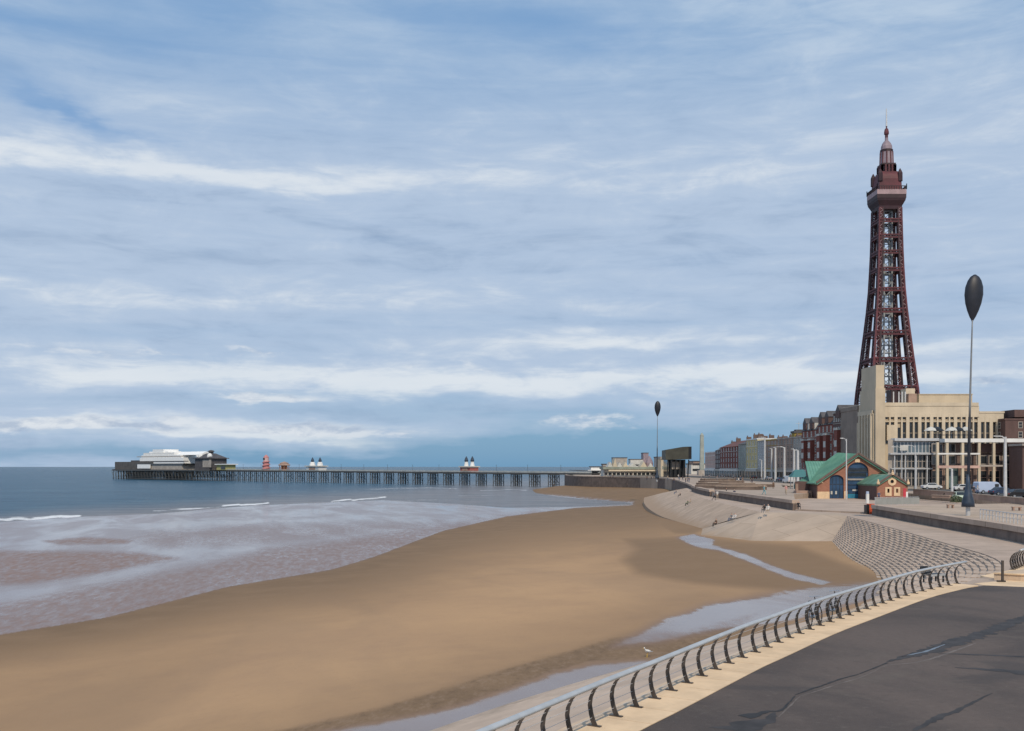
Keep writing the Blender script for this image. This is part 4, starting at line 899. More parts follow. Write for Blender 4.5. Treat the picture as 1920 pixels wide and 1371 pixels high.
# ------------------------------------------------------------------ boathouse
def boathouse():
    Yb = 190.0; zg = ZL+.2
    t = thing('boathouse', 'brick boathouse with green roof and two arched blue doors at the head of the slipway', 'boathouse', (0, Yb, 0))
    X = lambda px, Y=Yb: (px-960)/F*Y; Z = lambda py, Y=Yb: zt(py, Y)
    def arch(px0, px1, spring, top, base, n=12):
        a = [(X(px0), base), (X(px1), base)]; cx = (X(px0)+X(px1))/2; w = (X(px1)-X(px0))/2
        for k in range(n+1):
            th = math.pi*k/n; a.append((cx+w*math.cos(th), spring+(top-spring)*math.sin(th)))
        return a
    zb = zg
    d1 = arch(1555.5, 1582, Z(900), Z(890.5), zb+.02); d2 = arch(1589, 1628.5, Z(883), Z(867), zb+.02)
    out = [(X(1533), zb), (X(1554), zb), ] 
    outline = [(X(1533), zb), (X(1633), zb), (X(1633), Z(893)), (X(1658), Z(884)), (X(1608), Z(853)), (X(1533), Z(904))]
    MB().wall_xz(outline, [d1, d2], 0, .6).build('gable_wall', M['orange_brick'], t)
    MB().box(X(1534), X(1656), .6, 11.5, zb, Z(906)).build('body_wall', M['dark_brick'], t)
    # stone quoins
    MB().box(X(1532.5), X(1555), -.12, .3, zb, Z(922)).build('stone_base', M['coping'], t)
    MB().box(X(1582.5), X(1588.7), -.10, .3, zb, Z(921)).build('stone_base', M['coping'], t)
    MB().box(X(1532.5), X(1543), -.12, .3, Z(906), Z(902)).build('kneeler', M['coping'], t)
    MB().box(X(1603), X(1612), -.1, .2, Z(867), Z(861)).build('keystone', M['coping'], t)
    def door(a, px0, px1, name, split):
        mb = MB(); mb.wall_xz(a, [], .34, .44, 0); d = mb.build(name, M['door_blue'], t)
        x0, x1 = X(px0), X(px1); return d
    d = door(d1, 1555.5, 1582, 'small_door', 0)
    mb = MB()
    for k in range(1, 4): x = X(1555.5)+(X(1582)-X(1555.5))*k/4; mb.box(x-.05, x+.05, .29, .34, zb, Z(893))
    mb.box(X(1556), X(1581.5), .28, .34, Z(909), Z(907.5)); mb.build('door_rail', M['navy2'], d)
    for p in (1560, 1568.5): MB().box(X(p-1.6), X(p+1.6), .25, .33, Z(927), Z(921)).build('door_window', M['offwhite'], d)
    d = door(d2, 1589, 1628.5, 'large_door', 0)
    mb = MB()
    for py in (878, 885, 893, 901, 909, 917, 925): mb.box(X(1589.3), X(1628), .26, .34, Z(py+.9), Z(py-.7))
    mb.build('door_rail', M['navy2'], d)
    MB().box(X(1589.5), X(1627), .27, .33, Z(884.4), Z(880)).box(X(1591), X(1625), .27, .33, Z(892), Z(887)).build('door_glazing', M['glass'], d)
    MB().box(X(1590), X(1628), .24, .33, Z(900.5), Z(897.5)).build('door_band', M['stone_grey'], d)
    MB().box(X(1589.5), X(1627), .22, .33, zb+.03, Z(926.3)).build('door_foot', M['door_light'], d)
    MB().box(X(1599), X(1608), .22, .33, Z(921), Z(918)).build('door_badge', M['offwhite'], d)
    # main roof, ridge running back; left slope is the big green one
    def slab(mb, a, b, c, d_, th=.35, mi=0):
        q = [Vector(v) for v in (a, b, c, d_)]; n = (q[1]-q[0]).cross(q[3]-q[0]).normalized()
        if n.z < 0: n = -n
        mb.add([*(v for v in q), *(v-n*th for v in q)], [(0,1,2,3),(7,6,5,4),(0,1,5,4),(1,2,6,5),(2,3,7,6),(3,0,4,7)], mi)
    ax, az = X(1608), Z(851.5); lx, lz = X(1529), Z(906); rx, rz = X(1664), Z(886.5)
    mb = MB(); slab(mb, (ax, -.5, az), (lx, -.5, lz), (lx, 12, lz), (ax, 12, az+.4))
    for k in range(1, 16): mb.bar((ax, -.5+.78*k, az+.05+.025*k), (lx, -.5+.78*k, lz+.05), .06, .09)
    mb.bar((lx-.1, -.6, lz-.1), (lx-.1, 12, lz-.1), .18, .16, mi=1); mb.build('roof', [M['copper'], M['copper_dark']], t)
    mb = MB(); slab(mb, (ax+.02, -.5, az), (rx, -.5, rz), (rx, 12, rz), (ax+.02, 12, az+.4)); mb.build('roof', M['copper_dark'], t)
    mb = MB(); mb.bar((ax, -.55, az+.12), (lx, -.55, lz+.12), .3, .34); mb.bar((ax, -.55, az+.12), (rx, -.55, rz+.12), .3, .34); mb.build('verge', M['brown_brick'], t)
    # left wing with its ridge across
    Yw = 5.0; zr = zt(865, Yb+13); x0 = (1510-960)/F*(Yb+13); ze = zt(903, Yb+Yw)
    xl = (1492-960)/F*(Yb+Yw)
    MB().prism([(xl, Yw+.5), (X(1535), Yw+.5), (X(1535), 13), (x0+.2, 13)], zb, ze-.02).build('wing_wall', M['dark_brick'], t)
    mb = MB(); xe = (1517-960)/F*(Yb+Yw)
    slab(mb, (x0, 13, zr), (ax-.5, 13, zr), (ax-.5, Yw-.3, ze), (xe, Yw-.3, ze))
    for k in range(12): f_ = k/11; mb.bar((x0+(ax-.5-x0)*f_, 13, zr+.05), (xe+(ax-.5-xe)*f_, Yw-.3, ze+.05), .06, .08)
    mb.build('wing_roof', M['copper'], t)
    mb = MB(); mb.add([(x0+.1, 13, zr-.1), (xe+.1, Yw-.2, ze-.1), (x0+.1, 13, ze-.1), (ax-1, 13, zr-.1), (ax-1, 13, ze-.1)], [(0,1,2),(0,2,4,3)]); mb.build('wing_gable', M['dark_brick'], t)
    for p in (1493, 1528): MB().box((p-960)/F*195, (p-960)/F*195+.5, Yw+.4, Yw+.62, zb+1, zb+2.7).build('pilaster', M['stone_brown'], t)
    MB().box(xl-.3, X(1533), Yw-1.5, Yw+.3, zb, Z(921)).build('yard_wall', M['stone_brown'], t)
    # right wing coming forward, small gable
    Yf = 180.0; f = Yf-Yb; Xf = lambda px: (px-960)/F*Yf; Zf = lambda py: zt(py, Yf)
    out = [(Xf(1645), zg), (Xf(1702), zg), (Xf(1702), Zf(907)), (Xf(1672.5), Zf(891)), (Xf(1645), Zf(907))]
    def disc(px, py, r, n=14): return [(Xf(px)+r*math.cos(2*math.pi*k/n), Zf(py)+r*math.sin(2*math.pi*k/n)) for k in range(n)]
    rect = lambda a, b, c, d_: [(Xf(a), Zf(d_)), (Xf(b), Zf(d_)), (Xf(b), Zf(c)), (Xf(a), Zf(c))]
    MB().wall_xz(out, [disc(1672.5, 903, .32), rect(1663.5, 1667.5, 916.5, 924), rect(1679, 1683, 916.5, 924)], f, f+.5).build('gable_wall', M['orange_brick'], t)
    MB().box(Xf(1645)+.0, Xf(1645)+.5, f+.5, .0, zg, Zf(907)).box(Xf(1702)-.5, Xf(1702), f+.5, 6, zg, Zf(907)).build('wing_side_wall', M['dark_brick'], t)
    MB().wall_xz(disc(1672.5, 903, .75), [disc(1672.5, 903, .32)], f-.1, f+.2).build('round_window_ring', M['coping'], t)
    for a, b in ((1659.5, 1671.5), (1676, 1687.5)):
        MB().wall_xz(rect(a, b, 913.5, 930), [rect(a+4, a+8, 916.5, 924)], f-.1, f-.003).build('window_surround', M['coping'], t)
    MB().box(Xf(1660), Xf(1690), f+.3, f+.4, Zf(930), Zf(898)).build('window_glass', M['glass'], t)
    mb = MB(); axf, azf = Xf(1672.5), Zf(890)
    slab(mb, (axf, f-.25, azf), (Xf(1643), f-.25, Zf(908.5)), (Xf(1643), 6, Zf(908.5)), (axf, 6, azf)); mb.build('wing_roof', M['copper_dark'], t)
    mb = MB(); slab(mb, (axf+.02, f-.25, azf), (Xf(1704), f-.25, Zf(908.5)), (Xf(1704), 6, Zf(908.5)), (axf+.02, 6, azf)); mb.build('wing_roof', M['copper_dark'], t)
    mb = MB(); mb.bar((axf, f-.3, azf+.1), (Xf(1643.5), f-.3, Zf(907.5)), .22, .3); mb.bar((axf, f-.3, azf+.1), (Xf(1703.5), f-.3, Zf(907.5)), .22, .3); mb.build('verge', M['brown_brick'], t)
    for p, q in ((1672.5, 888.5), (1645.5, 906), (1701.5, 906)): MB().lathe([(.28, 0), (.28, .35), (.12, .5), (.16, .7), (.02, .9)], (Xf(p), f-.3, Zf(q)-.2), 8).build('finial', M['coping'], t)
boathouse()

# ------------------------------------------------------------------ pier
PA = V3(43, 633); PB = V3(-419, 1074)
pd = (PB-PA); PL = pd.length; pd.normalize(); pn = V3(-pd.y, pd.x)     # pn points away to the left of travel
if pn.y > 0: pn = -pn                                                # pn now faces the camera side
PANG = math.atan2(pd.y, pd.x)
PLF = PL
def dz(x): return 8.9+1.5*x/PLF
def build_pier():
    t = thing('pier', 'long dark iron pleasure pier on piles running out to sea', 'pier', (PA.x, PA.y, 0), PANG)
    # local x runs out to sea, local y<0 is one side
    kx = lambda px: ((px-960)/F*PA.y-PA.x)/(pd.x-(px-960)/F*pd.y)
    HEAD = kx(418); PL = kx(238)
    mb = MB(); n = 20
    for a, b, w in ((-14, HEAD, 4.2), (HEAD, PL+4, 14.0)):
        for i in range(n):
            x0, x1 = a+(b-a)*i/n, a+(b-a)*(i+1)/n
            mb.add([(x0,-w,dz(x0)-.25),(x1,-w,dz(x1)-.25),(x1,w,dz(x1)-.25),(x0,w,dz(x0)-.25),(x0,-w,dz(x0)),(x1,-w,dz(x1)),(x1,w,dz(x1)),(x0,w,dz(x0))], [(0,3,2,1),(4,5,6,7),(0,1,5,4),(1,2,6,5),(2,3,7,6),(3,0,4,7)])
    mb.build('deck', M['pier_deck'], t)
    for y in (-3.9, 3.9, -1.3, 1.3):
        mb = MB()
        for i in range(n):
            x0, x1 = -12+(HEAD+12)*i/n, -12+(HEAD+12)*(i+1)/n; mb.bar((x0, y, dz(x0)-.7), (x1, y, dz(x1)-.7), .3, .8)
        mb.build('girder', M['pier_iron'], t)
    rnd = random.Random(5); x = 6.0; k = 0
    while x < HEAD-4:                                   # bents of piles
        w = 3.3; mb = MB(); xs = (x-1.7, x+1.7) if x < 330 else (x,)
        for xx in xs:
            for y in (-w, -w/3, w/3, w): mb.bar((xx, y, -1), (xx, y, dz(x)-1.1), .40)
            mb.bar((xx, -w, dz(x)-1.2), (xx, w, dz(x)-1.2), .35, .5); mb.bar((xx, -w, 1.5), (xx, w, 1.5), .2)
            mb.bar((xx, -w, 2), (xx, w, dz(x)-1.6), .16); mb.bar((xx, w, 2), (xx, -w, dz(x)-1.6), .16)
        if len(xs) > 1:
            for y in (-w, w): mb.bar((xs[0], y, 1.6), (xs[1], y, dz(x)-1.6), .14); mb.bar((xs[1], y, 1.6), (xs[0], y, dz(x)-1.6), .14); mb.bar((xs[0], y, 1.5), (xs[1], y, 1.5), .2)
            mb.box(xs[0]-1, xs[1]+1, -w-.4, w+.4, dz(x)-1.1, dz(x)-.3)
        mb.build('pile_bent', M['pier_iron'], t); x += 16.5 if x < 330 else 9.5; k += 1
    x = HEAD+1
    while x < PL+3:
        mb = MB(); w = 13.2
        for y in np.linspace(-w, w, 6): mb.bar((x, y, -1), (x+rnd.uniform(-.6,.6), y, dz(x)-.3), .5)
        for y in (-w, 0, w): mb.bar((x, y, 3), (x+4.4, y, dz(x)-1), .25)
        mb.bar((x, -w, dz(x)-.7), (x, w, dz(x)-.7), .5, .9); mb.bar((x, -w, 3), (x, w, dz(x)-1), .25); mb.bar((x, -w, 3.2), (x, w, 3.2), .35)
        mb.build('pile_bent', M['pier_iron'], t); x += 6.2
    mb = MB(); mb.box(HEAD, PL+4, -13.9, -13.6, dz(PL)-1.6, dz(PL)-.3).box(HEAD, PL+4, 13.6, 13.9, dz(PL)-1.6, dz(PL)-.3).box(PL+3.4, PL+4, -13.6, 13.6, dz(PL)-1.6, dz(PL)-.3).box(HEAD, PL+3.4, 13.6, 13.9, 1.0, 1.5); mb.build('fascia', M['pier_iron'], t)
    for y in (-4.1, 4.1):
        mb = MB(); 
        for i in range(n):
            x0, x1 = -12+(HEAD+12)*i/n, -12+(HEAD+12)*(i+1)/n
            mb.bar((x0, y, dz(x0)+1.1), (x1, y, dz(x1)+1.1), .14); mb.bar((x0, y, dz(x0)+.45), (x1, y, dz(x1)+.45), .10, .5)
        for i in range(130): mb.bar((-12+4*i, y, dz(4*i)), (-12+4*i, y, dz(4*i)+1.1), .12)
        mb.build('railing', M['pier_rail'], t)
    for i in range(17):                                 # lamp standards along the deck
        x = 20+29*i; s = MB(); s.bar((x, -4, dz(x)), (x, -4, dz(x)+5), .13).bar((x, -4.6, dz(x)+5), (x, -3.4, dz(x)+5), .14); s.build('lamp_standard', M['pier_iron'], t)
build_pier()
def pier_pos(px, off=0.0):
    """point on the pier's axis seen at photo column px"""
    k = (px-960)/F; s = (k*PA.y-PA.x)/(pd.x-k*pd.y); p = PA+pd*s-pn*off; return p, s, dz(s)
def pier_thing(name, label, cat, px, off=0, group=None):
    p, s, z = pier_pos(px, off); return thing(name, label, cat, (p.x, p.y, z), PANG, group), p.y/F
# the white pavilion at the pier head
def px_box(t, s0, pa, pb, w, ytop, ybot=None, y0=None, y1=None):
    """box on the deck between two photo columns (its own width allowed for), local frame of a pier thing"""
    mid = (pa+pb)/2; p, s, z = pier_pos(mid); D = p.y; q = w*.62*F/D
    xa, xb = sorted((pier_pos(pa+q)[1]-s0, pier_pos(pb-q)[1]-s0)); zd = pier_pos(330)[2]
    return xa, xb, (-w if y0 is None else y0), (w if y1 is None else y1), (CZ-(ybot-HY)*D/F-zd if ybot else 0.0), CZ-(ytop-HY)*D/F-zd
t, s_ = pier_thing('pavilion', 'white stepped pavilion on the head of the pier', 'pavilion', 330); s0 = pier_pos(330)[1]
Bx = lambda *a, **k: MB().box(*px_box(t, s0, *a, **k))
Bx(222, 318, 11, 866).build('sun_lounge', M['pier_deck'], t)
Bx(250, 330, 8, 863.2, 866).build('lounge_roof', M['slate'], t)
Bx(266, 376, 11.5, 869.5).build('lower_hall', M['stone_grey'], t)
Bx(262, 380, 12.2, 869.4, 871.6).build('window_band', M['glass'], t)
Bx(268, 374, 10, 858.5, 869.3).build('main_hall', M['bright_white'], t)
Bx(269, 373, 1, 864.6, 866.2, y0=10.01, y1=10.25).build('window_band', M['slate'], t)
Bx(272, 364, 1, 855.6, 857.0, y0=9.41, y1=9.6).build('window_band', M['stone_grey'], t)
Bx(271, 366, 9.4, 853.5, 858.4).build('upper_hall', M['bright_white'], t)
Bx(274, 352, 8.5, 849, 853.4).build('stepped_roof', M['white'], t)
Bx(291, 330, 8, 843, 848.9).build('stage_tower', M['bright_white'], t)
Bx(284, 336, 7.0, 846.8, 848.95).build('stage_shoulder', M['bright_white'], t)
b_ = px_box(t, s0, 318, 396, 7, 847, 853.4)
MB().add([(b_[0],-7,b_[4]),(b_[1],-7,b_[4]),(b_[1],7,b_[4]),(b_[0],7,b_[4]),(b_[0],0,b_[5]),(b_[1],0,b_[5])], [(0,1,5,4),(2,3,4,5),(0,4,3),(1,2,5),(0,3,2,1)]).build('hall_roof', M['bright_white'], t)
Bx(280, 306, 1, 871, 878.5, y0=12.6, y1=13.4).build('veranda', M['bright_white'], t)
t, s_ = pier_thing('rotunda', 'dark grey glazed pavilion with cupola beside the white pavilion', 'pavilion', 395); s0 = pier_pos(395)[1]
Bx(371, 420, 9, 860).build('wall', M['slate'], t)
Bx(396, 414, 1, 862, 876, y0=9.02, y1=9.4).build('pale_panel', M['stone_grey'], t)
b_ = px_box(t, s0, 368, 424, 10.5, 858.5, 860)
MB().box(*b_).build('eaves', M['slate'], t); xm = (b_[0]+b_[1])/2
MB().add([(b_[0]+1,-9,b_[5]),(b_[1]-1,-9,b_[5]),(b_[1]-1,9,b_[5]),(b_[0]+1,9,b_[5]),(xm-3,-3,b_[5]+4.2),(xm+3,-3,b_[5]+4.2),(xm+3,3,b_[5]+4.2),(xm-3,3,b_[5]+4.2)], [(0,1,5,4),(1,2,6,5),(2,3,7,6),(3,0,4,7),(4,5,6,7)]).build('roof', M['slate'], t)
MB().lathe([(2.2, 0), (2.2, 1.6), (3.4, 1.8), (2.2, 2.8), (.3, 3.3)], (xm, 0, b_[5]+4.1), 12).build('cupola', M['slate'], t)
for k in (-8.0, 8.0): MB().lathe([(2.4, 0), (2.4, 2.2), (1.6, 3.6), (.3, 4.4)], (xm+k, 6, b_[5]), 10).build('side_dome', M['white'], t)
t, s = pier_thing('pier_cafe', 'low pier cafe with a white canopy and yellow front right of the dark pavilion', 'cafe', 425)
MB().box(-7, 9, -5, 5, 0, 4.8).build('wall', plain('cafe_yellow_green', (.38, .36, .16)), t)
MB().box(-9, 10, -6.5, 6.5, 4.8, 5.6).build('canopy', M['white'], t)
MB().box(-6, 1, 5, 5.3, .8, 3.6).build('window', M['glass'], t)
# helter skelter
t, s = pier_thing('helter_skelter', 'tall pink and red tapering slide tower standing on the pier', 'slide tower', 499)
P1 = plain('pink_slide_paint', (.52, .22, .21)); P2 = plain('pale_pink_paint', (.62, .42, .40))
MB().lathe([(3.1, 0), (2.4, 8.0)], n=12).build('tower_body', P1, t)
MB().lathe([(2.4, 8.0), (2.3, 8.6), (2.35, 9.0), (2.3, 11)], n=12).build('upper_body', P2, t)
MB().lathe([(2.5, 11), (1.6, 12.4), (.2, 13.6)], n=12).build('roof', P1, t)
MB().box(-1.1, 1.1, 1.9, 2.5, 9.2, 10.6).build('window', M['black'], t)
mb = MB(); mb.tube([((3.6-.02*k*.8)*math.cos(k*.45), (3.6-.02*k*.8)*math.sin(k*.45), .5+k*.2) for k in range(38)], .38, 6); mb.build('slide', P1, t)
t, s = pier_thing('carousel', 'small orange round carousel with grey roof on the pier', 'carousel', 533)
mb = MB()
for k in range(10): a = k*math.pi/5; mb.bar((4*math.cos(a), 4*math.sin(a), 0), (4*math.cos(a), 4*math.sin(a), 4.2), .35)
mb.build('post', plain('carousel_orange', (.50, .22, .12)), t)
MB().lathe([(2.0, 0), (2.0, 4.2)], n=12).build('drum', plain('carousel_orange', (.50, .22, .12)), t)
MB().lathe([(5, 4.2), (5, 4.9), (3.6, 5.6), (3.6, 6.4), (.4, 7.6)], n=12).build('roof', M['stone_brown'], t)
def twin(label, px, body, scale, gap):
    t, s = pier_thing('pier_kiosk', label, 'kiosk', px, 0, 'twin domed kiosks on the pier')
    MB().box(-8*scale, 8*scale, -4, 4, 0, 3.4).build('wall', body, t)
    MB().box(-9*scale, 9*scale, -5, 5, 3.4, 4.2).build('roof', M['offwhite'], t)
    MB().box(-4*scale, 4*scale, 4, 4.3, .8, 2.8).build('window', M['stone_brown'], t)
    for sx in (-1, 1):
        d = MB().lathe([(2.2*scale+.3, 4.2), (1.9*scale, 6.6), (1.2, 7.2)], (sx*gap, 0, 0), 10).build('dome_drum', M['white'], t)
        MB().lathe([(1.2, 7.2), (1.4, 8.2), (.9, 9.6), (.15, 11)], (sx*gap, 0, 0), 10).build('dome', M['navy2'], d)
twin('white kiosk with two dark domes in the middle of the pier', 593, M['white'], 1.05, 5.2)
twin('red kiosk with two blue grey domes nearer the shore end of the pier', 880, plain('kiosk_red', (.42, .13, .11)), .62, 3.0)
# pier entrance and the long low winter hall
t = thing('pier_entrance', 'small white entrance building with dark roof at the shore end of the pier', 'building', (PA.x+1, PA.y-4, ZU), 0)
MB().box(5, 13, 0, 10, 0, 4.8).box(3, 15, -1.5, 0, 2.6, 3.0).build('wall', M['white'], t)
MB().box(12.5, 22, 1, 11, 0, 6.2).build('wall', M['stone_grey'], t)
MB().box(4.6, 22.4, -.4, 11.4, 4.8, 5.3).box(12.2, 22.3, .8, 11.4, 6.2, 6.9).build('roof', M['slate'], t)
MB().box(5.6, 12.4, -.06, -.002, .8, 2.3).build('window', M['glass'], t)
def winter_hall():
    Y = 520; t = thing('long_hall', 'long low cream hall with grey green roof and glazed gables beyond the headland', 'building', (0, Y, ZU)); X = lambda px: (px-960)/F*Y; Z = lambda py: zt(py, Y)-ZU
    MB().box(X(1132), X(1246), 0, 18, 0, Z(880)).build('wall', M['offwhite'], t)
    MB().box(X(1130), X(1248), -2, 19, Z(880), Z(875.5)).build('roof', mat('grey_green_roof', (.27,.30,.25), .8, .1, .3), t)
    MB().box(X(1134), X(1232), -.1, 0, Z(886), Z(884)).box(X(1140), X(1240), -3.2, -2.8, Z(883.5), Z(881)).build('canopy', M['cream_pale'], t)
    for k, (a, b, h) in enumerate(((1140,1150,866),(1150,1158,859),(1158,1168,867),(1169,1179,866),(1180,1196,868),(1202,1214,865),(1216,1226,868))):
        MB().add([(X(a),2,Z(875.5)),(X(b),2,Z(875.5)),(X(b),14,Z(875.5)),(X(a),14,Z(875.5)),((X(a)+X(b))/2,2,Z(h)),((X(a)+X(b))/2,14,Z(h))], [(0,1,4),(2,3,5),(1,2,5,4),(3,0,4,5)]).build('glazed_gable', M['cream_pale'] if k % 2 else M['offwhite'], t)
    MB().lathe([(2, Z(875.5)), (2, Z(868)), (1.4, Z(862)), (.2, Z(855))], (X(1220), 5, 0), 8).lathe([(.9, Z(862)), (.1, Z(852))], (X(1212), 8, 0), 6).build('cupola', M['tower_lilac'], t)
    wm = window_mesh(2.0, 1.8, M['offwhite'], M['glass'], 0)
    for k in range(14): link('window', wm, t, (X(1136)+2.15*k, -.02, 1.4), (0, 0, 0))
    t = thing('cream_box_building', 'cream box shaped building left of the dark elevated block', 'building', (X(1231), Y-15, ZU))
    MB().box(0, 5.2, 0, 12, 0, zt(861, Y-15)-ZU).build('wall', M['cream_pale'], t); MB().box(-.3, 5.5, -.3, 12.3, zt(861, Y-15)-ZU, zt(856.5, Y-15)-ZU).build('roof', M['stone_grey'], t)
    MB().box(.6, 4.6, -.04, -.001, zt(880, Y-15)-ZU, zt(874, Y-15)-ZU).build('window', M['stone_green'], t)
    # hazy blocks farther along the coast
    for k, (a, b, top, Yb, m_) in enumerate(((1150,1176,859,1100,'stone_grey'),(1182,1206,862,1200,'offwhite'),(1206,1216,850,1250,'tower_lilac'),(1232,1247,858,900,'stone_grey'),(1296,1322,871,700,'offwhite'),(1300,1312,866,820,'stone_brown'))):
        t = thing('distant_building', ['pale grey block beyond the long hall','low pale block far behind the cream roofs','slender lilac grey tower block on the far coast','grey block behind the cream box building','low off white row right of the dark elevated block','small brown roofed block at the foot of the obelisk'][k], 'building', ((a-960)/F*Yb, Yb, ZU))
        MB().box(0, (b-a)/F*Yb, 0, 20, 0, zt(top, Yb)-ZU).build('wall', M[m_], t); MB().box(-.3, (b-a)/F*Yb+.3, -.3, 20.3, zt(top, Yb)-ZU, zt(top, Yb)-ZU+.8).build('roof', M['slate'], t)
        w_ = (b-a)/F*Yb; mb = MB()
        for f in range(2): mb.box(w_*.1, w_*.9, -.1, -.01, 2+4*f, 3.6+4*f)
        mb.build('window_band', M['glass'], t)
winter_hall()
def dark_block():
    Y = 470.0; X = lambda px: (px-960)/F*Y; t = thing('elevated_block', 'dark olive clad block raised on legs near the distant balloon shaped pole', 'building', (X(1248), Y, ZU)); Z = lambda py: zt(py, Y)-ZU; x = lambda px: X(px)-X(1248)
    mb = MB(); vs = [(x(1248),0,Z(862)),(x(1291),0,Z(861)),(x(1291),0,Z(837.5)),(x(1280),0,Z(838)),(x(1248),0,Z(843.5))]
    mb.add(vs+[(v[0]+1.5, 22, v[2]) for v in vs], [(0,1,2,3,4),(9,8,7,6,5)]+[(i,(i+1)%5,(i+1)%5+5,i+5) for i in range(5)]); mb.build('upper_storey', M['olive'], t)
    MB().box(x(1291)+.01, x(1297), .4, 22, Z(861), Z(837.5)).build('side_fin', M['black'], t)
    MB().box(x(1256), x(1288), 4, 20, 0, Z(862)).build('ground_floor', M['glass'], t)
    mb = MB()
    for p in (1251, 1258, 1266, 1274, 1282, 1290): mb.bar((x(p), .8, 0), (x(p+(2 if p%4 else -2)), .8, Z(862)), .5)
    mb.build('leg', M['black'], t); MB().box(x(1262), x(1276), 3.6, 4, Z(880), Z(866)).build('panel', M['stone_grey'], t)
dark_block()
t = thing('obelisk', 'tall pale green grey stone obelisk standing beyond the dark elevated block', 'obelisk', ((1316-960)/F*600, 600, ZU)); h = zt(811, 600)-ZU
MB().box(-2.4, 2.4, -2.4, 2.4, 0, 3).build('plinth', M['stone_grey'], t)
MB().add([(-1.25,-1.25,3),(1.25,-1.25,3),(1.25,1.25,3),(-1.25,1.25,3),(-.95,-.95,h-1.6),(.95,-.95,h-1.6),(.95,.95,h-1.6),(-.95,.95,h-1.6),(0,0,h)], [(0,1,5,4),(1,2,6,5),(2,3,7,6),(3,0,4,7),(4,5,8),(5,6,8),(6,7,8),(7,4,8)]).build('shaft', M['stone_green'], t)

# ------------------------------------------------------------------ seafront railings
def railing(label, path, end_cap=True, wires=True):
    o0 = path[0].copy(); t = thing('railing', label, 'railing', tuple(o0), group='curved steel railings along the sea wall'); P = [p-o0 for p in path]; nn = right_normals(P)
    # post: a flat fin bowed out to seaward, head curling back over the promenade
    prof = [(.03, 0, .06), (-.02, .10, .055), (-.07, .26, .05), (-.10, .44, .047), (-.075, .61, .044), (-.0, .77, .041), (.11, .90, .037), (.25, .99, .033), (.41, 1.04, .03)]
    mb = MB(); n = len(prof); th = .014; vs = []
    for sx in (-th, th):
        for o_, z_, w_ in prof: vs.append((sx, o_-w_, z_)); vs.append((sx, o_+w_, z_+.02))
    fs = []
    for i in range(n-1):
        a = 2*i; b = 2*n+2*i
        fs += [(a, a+1, a+3, a+2), (b+1, b, b+2, b+3), (a, a+2, b+2, b), (a+1, b+1, b+3, a+3)]
    mb.add(vs, fs); mb.box(-.05, .05, -.14, .17, -.0, .022)
    proto = mb.build('post', M['fin'], t); me = proto.data
    for i, p in enumerate(P):
        ang = math.atan2(nn[i].y, nn[i].x)-math.pi/2
        if i == 0: proto.location = p; proto.rotation_euler = (0, 0, ang)
        else: link('post', me, t, p, (0, 0, ang))
    R_ = [p+nn[i]*.41+V3(0, 0, 1.08) for i, p in enumerate(P)]
    mb = MB(); n = 12; prof = [(.085*math.cos(2*math.pi*k/n), .055*math.sin(2*math.pi*k/n)) for k in range(n)]
    sweep(mb, R_, prof); mb.build('handrail', M['steel'], t, smooth=True)
    for o_, z_ in ((-.04, .18), (-.09, .36), (-.085, .55), (-.02, .73), (.12, .90)):
        mb = MB(); mb.tube([p+nn[i]*o_+V3(0, 0, z_) for i, p in enumerate(P)], .006, 4); mb.build('wire', M['galv'], t)
    return t
path = resample(COPE[2:], step=1.06); path = [V3(p.x, p.y, ZP+.02) for p in path]
railing('near curved steel railing with pale handrail running along the asphalt promenade', path)
path = resample([V3(27.7,56.1), V3(29.3,58.2), V3(31.8,61.0), V3(35.6,64)], step=.62); railing('shorter curved railing at the far right beyond the gap', [V3(p.x, p.y, ZP) for p in path])
# low kerb walls and the single post at the opening
t = thing('gate_post', 'single brown steel post standing alone in the gap between the two railings', 'post', (24.3, 50.2, ZP))
MB().box(-.05, .05, -.05, .05, 0, 1.05).build('post_shaft', M['fin'], t); MB().box(-.25, .12, -.1, .1, -.01, .06).build('foot_plate', M['fin'], t)
t = thing('low_wall', 'low buff concrete kerb wall in front of the shorter railing at right', 'wall', (23.2, 51.6, ZP-.02))
MB().prism([(1.2,-.3),(2.2,-1.0),(36,-1.6),(36,-.5),(4.6,2.6),(3.2,1.4)], -.2, .3).build('wall_body', M['ledge'], t)
MB().prism([(1.15,-.35),(2.2,-1.08),(36,-1.68),(36,-1.3),(2.4,-.7)], .3, .36).build('wall_top', M['coping'], t)
t = thing('steel_bench', 'low black steel bench at the end of the near railing', 'bench', (20.95, 50.4, ZP-.05), R(28))
MB().box(-.5, .55, -.28, .28, .36, .42).build('seat', M['black'], t); MB().box(-.5, .55, -.33, -.28, .34, .43).build('front_edge', M['steel'], t)
for x in (-.42, .45):
    for y in (-.22, .22): MB().box(x-.03, x+.03, y-.03, y+.03, 0, .36).build('leg', M['black'], t)
MB().add([(-.5,.28,.42),(.3,.28,.42),(.3,.34,.42),(-.5,.34,.42),(-.5,.34,.78),(0,.34,.78),(0,.40,.78),(-.5,.40,.78)], [(0,1,5,4),(3,7,6,2),(0,4,7,3),(1,2,6,5),(4,5,6,7),(0,3,2,1)]).build('backrest', M['black'], t)

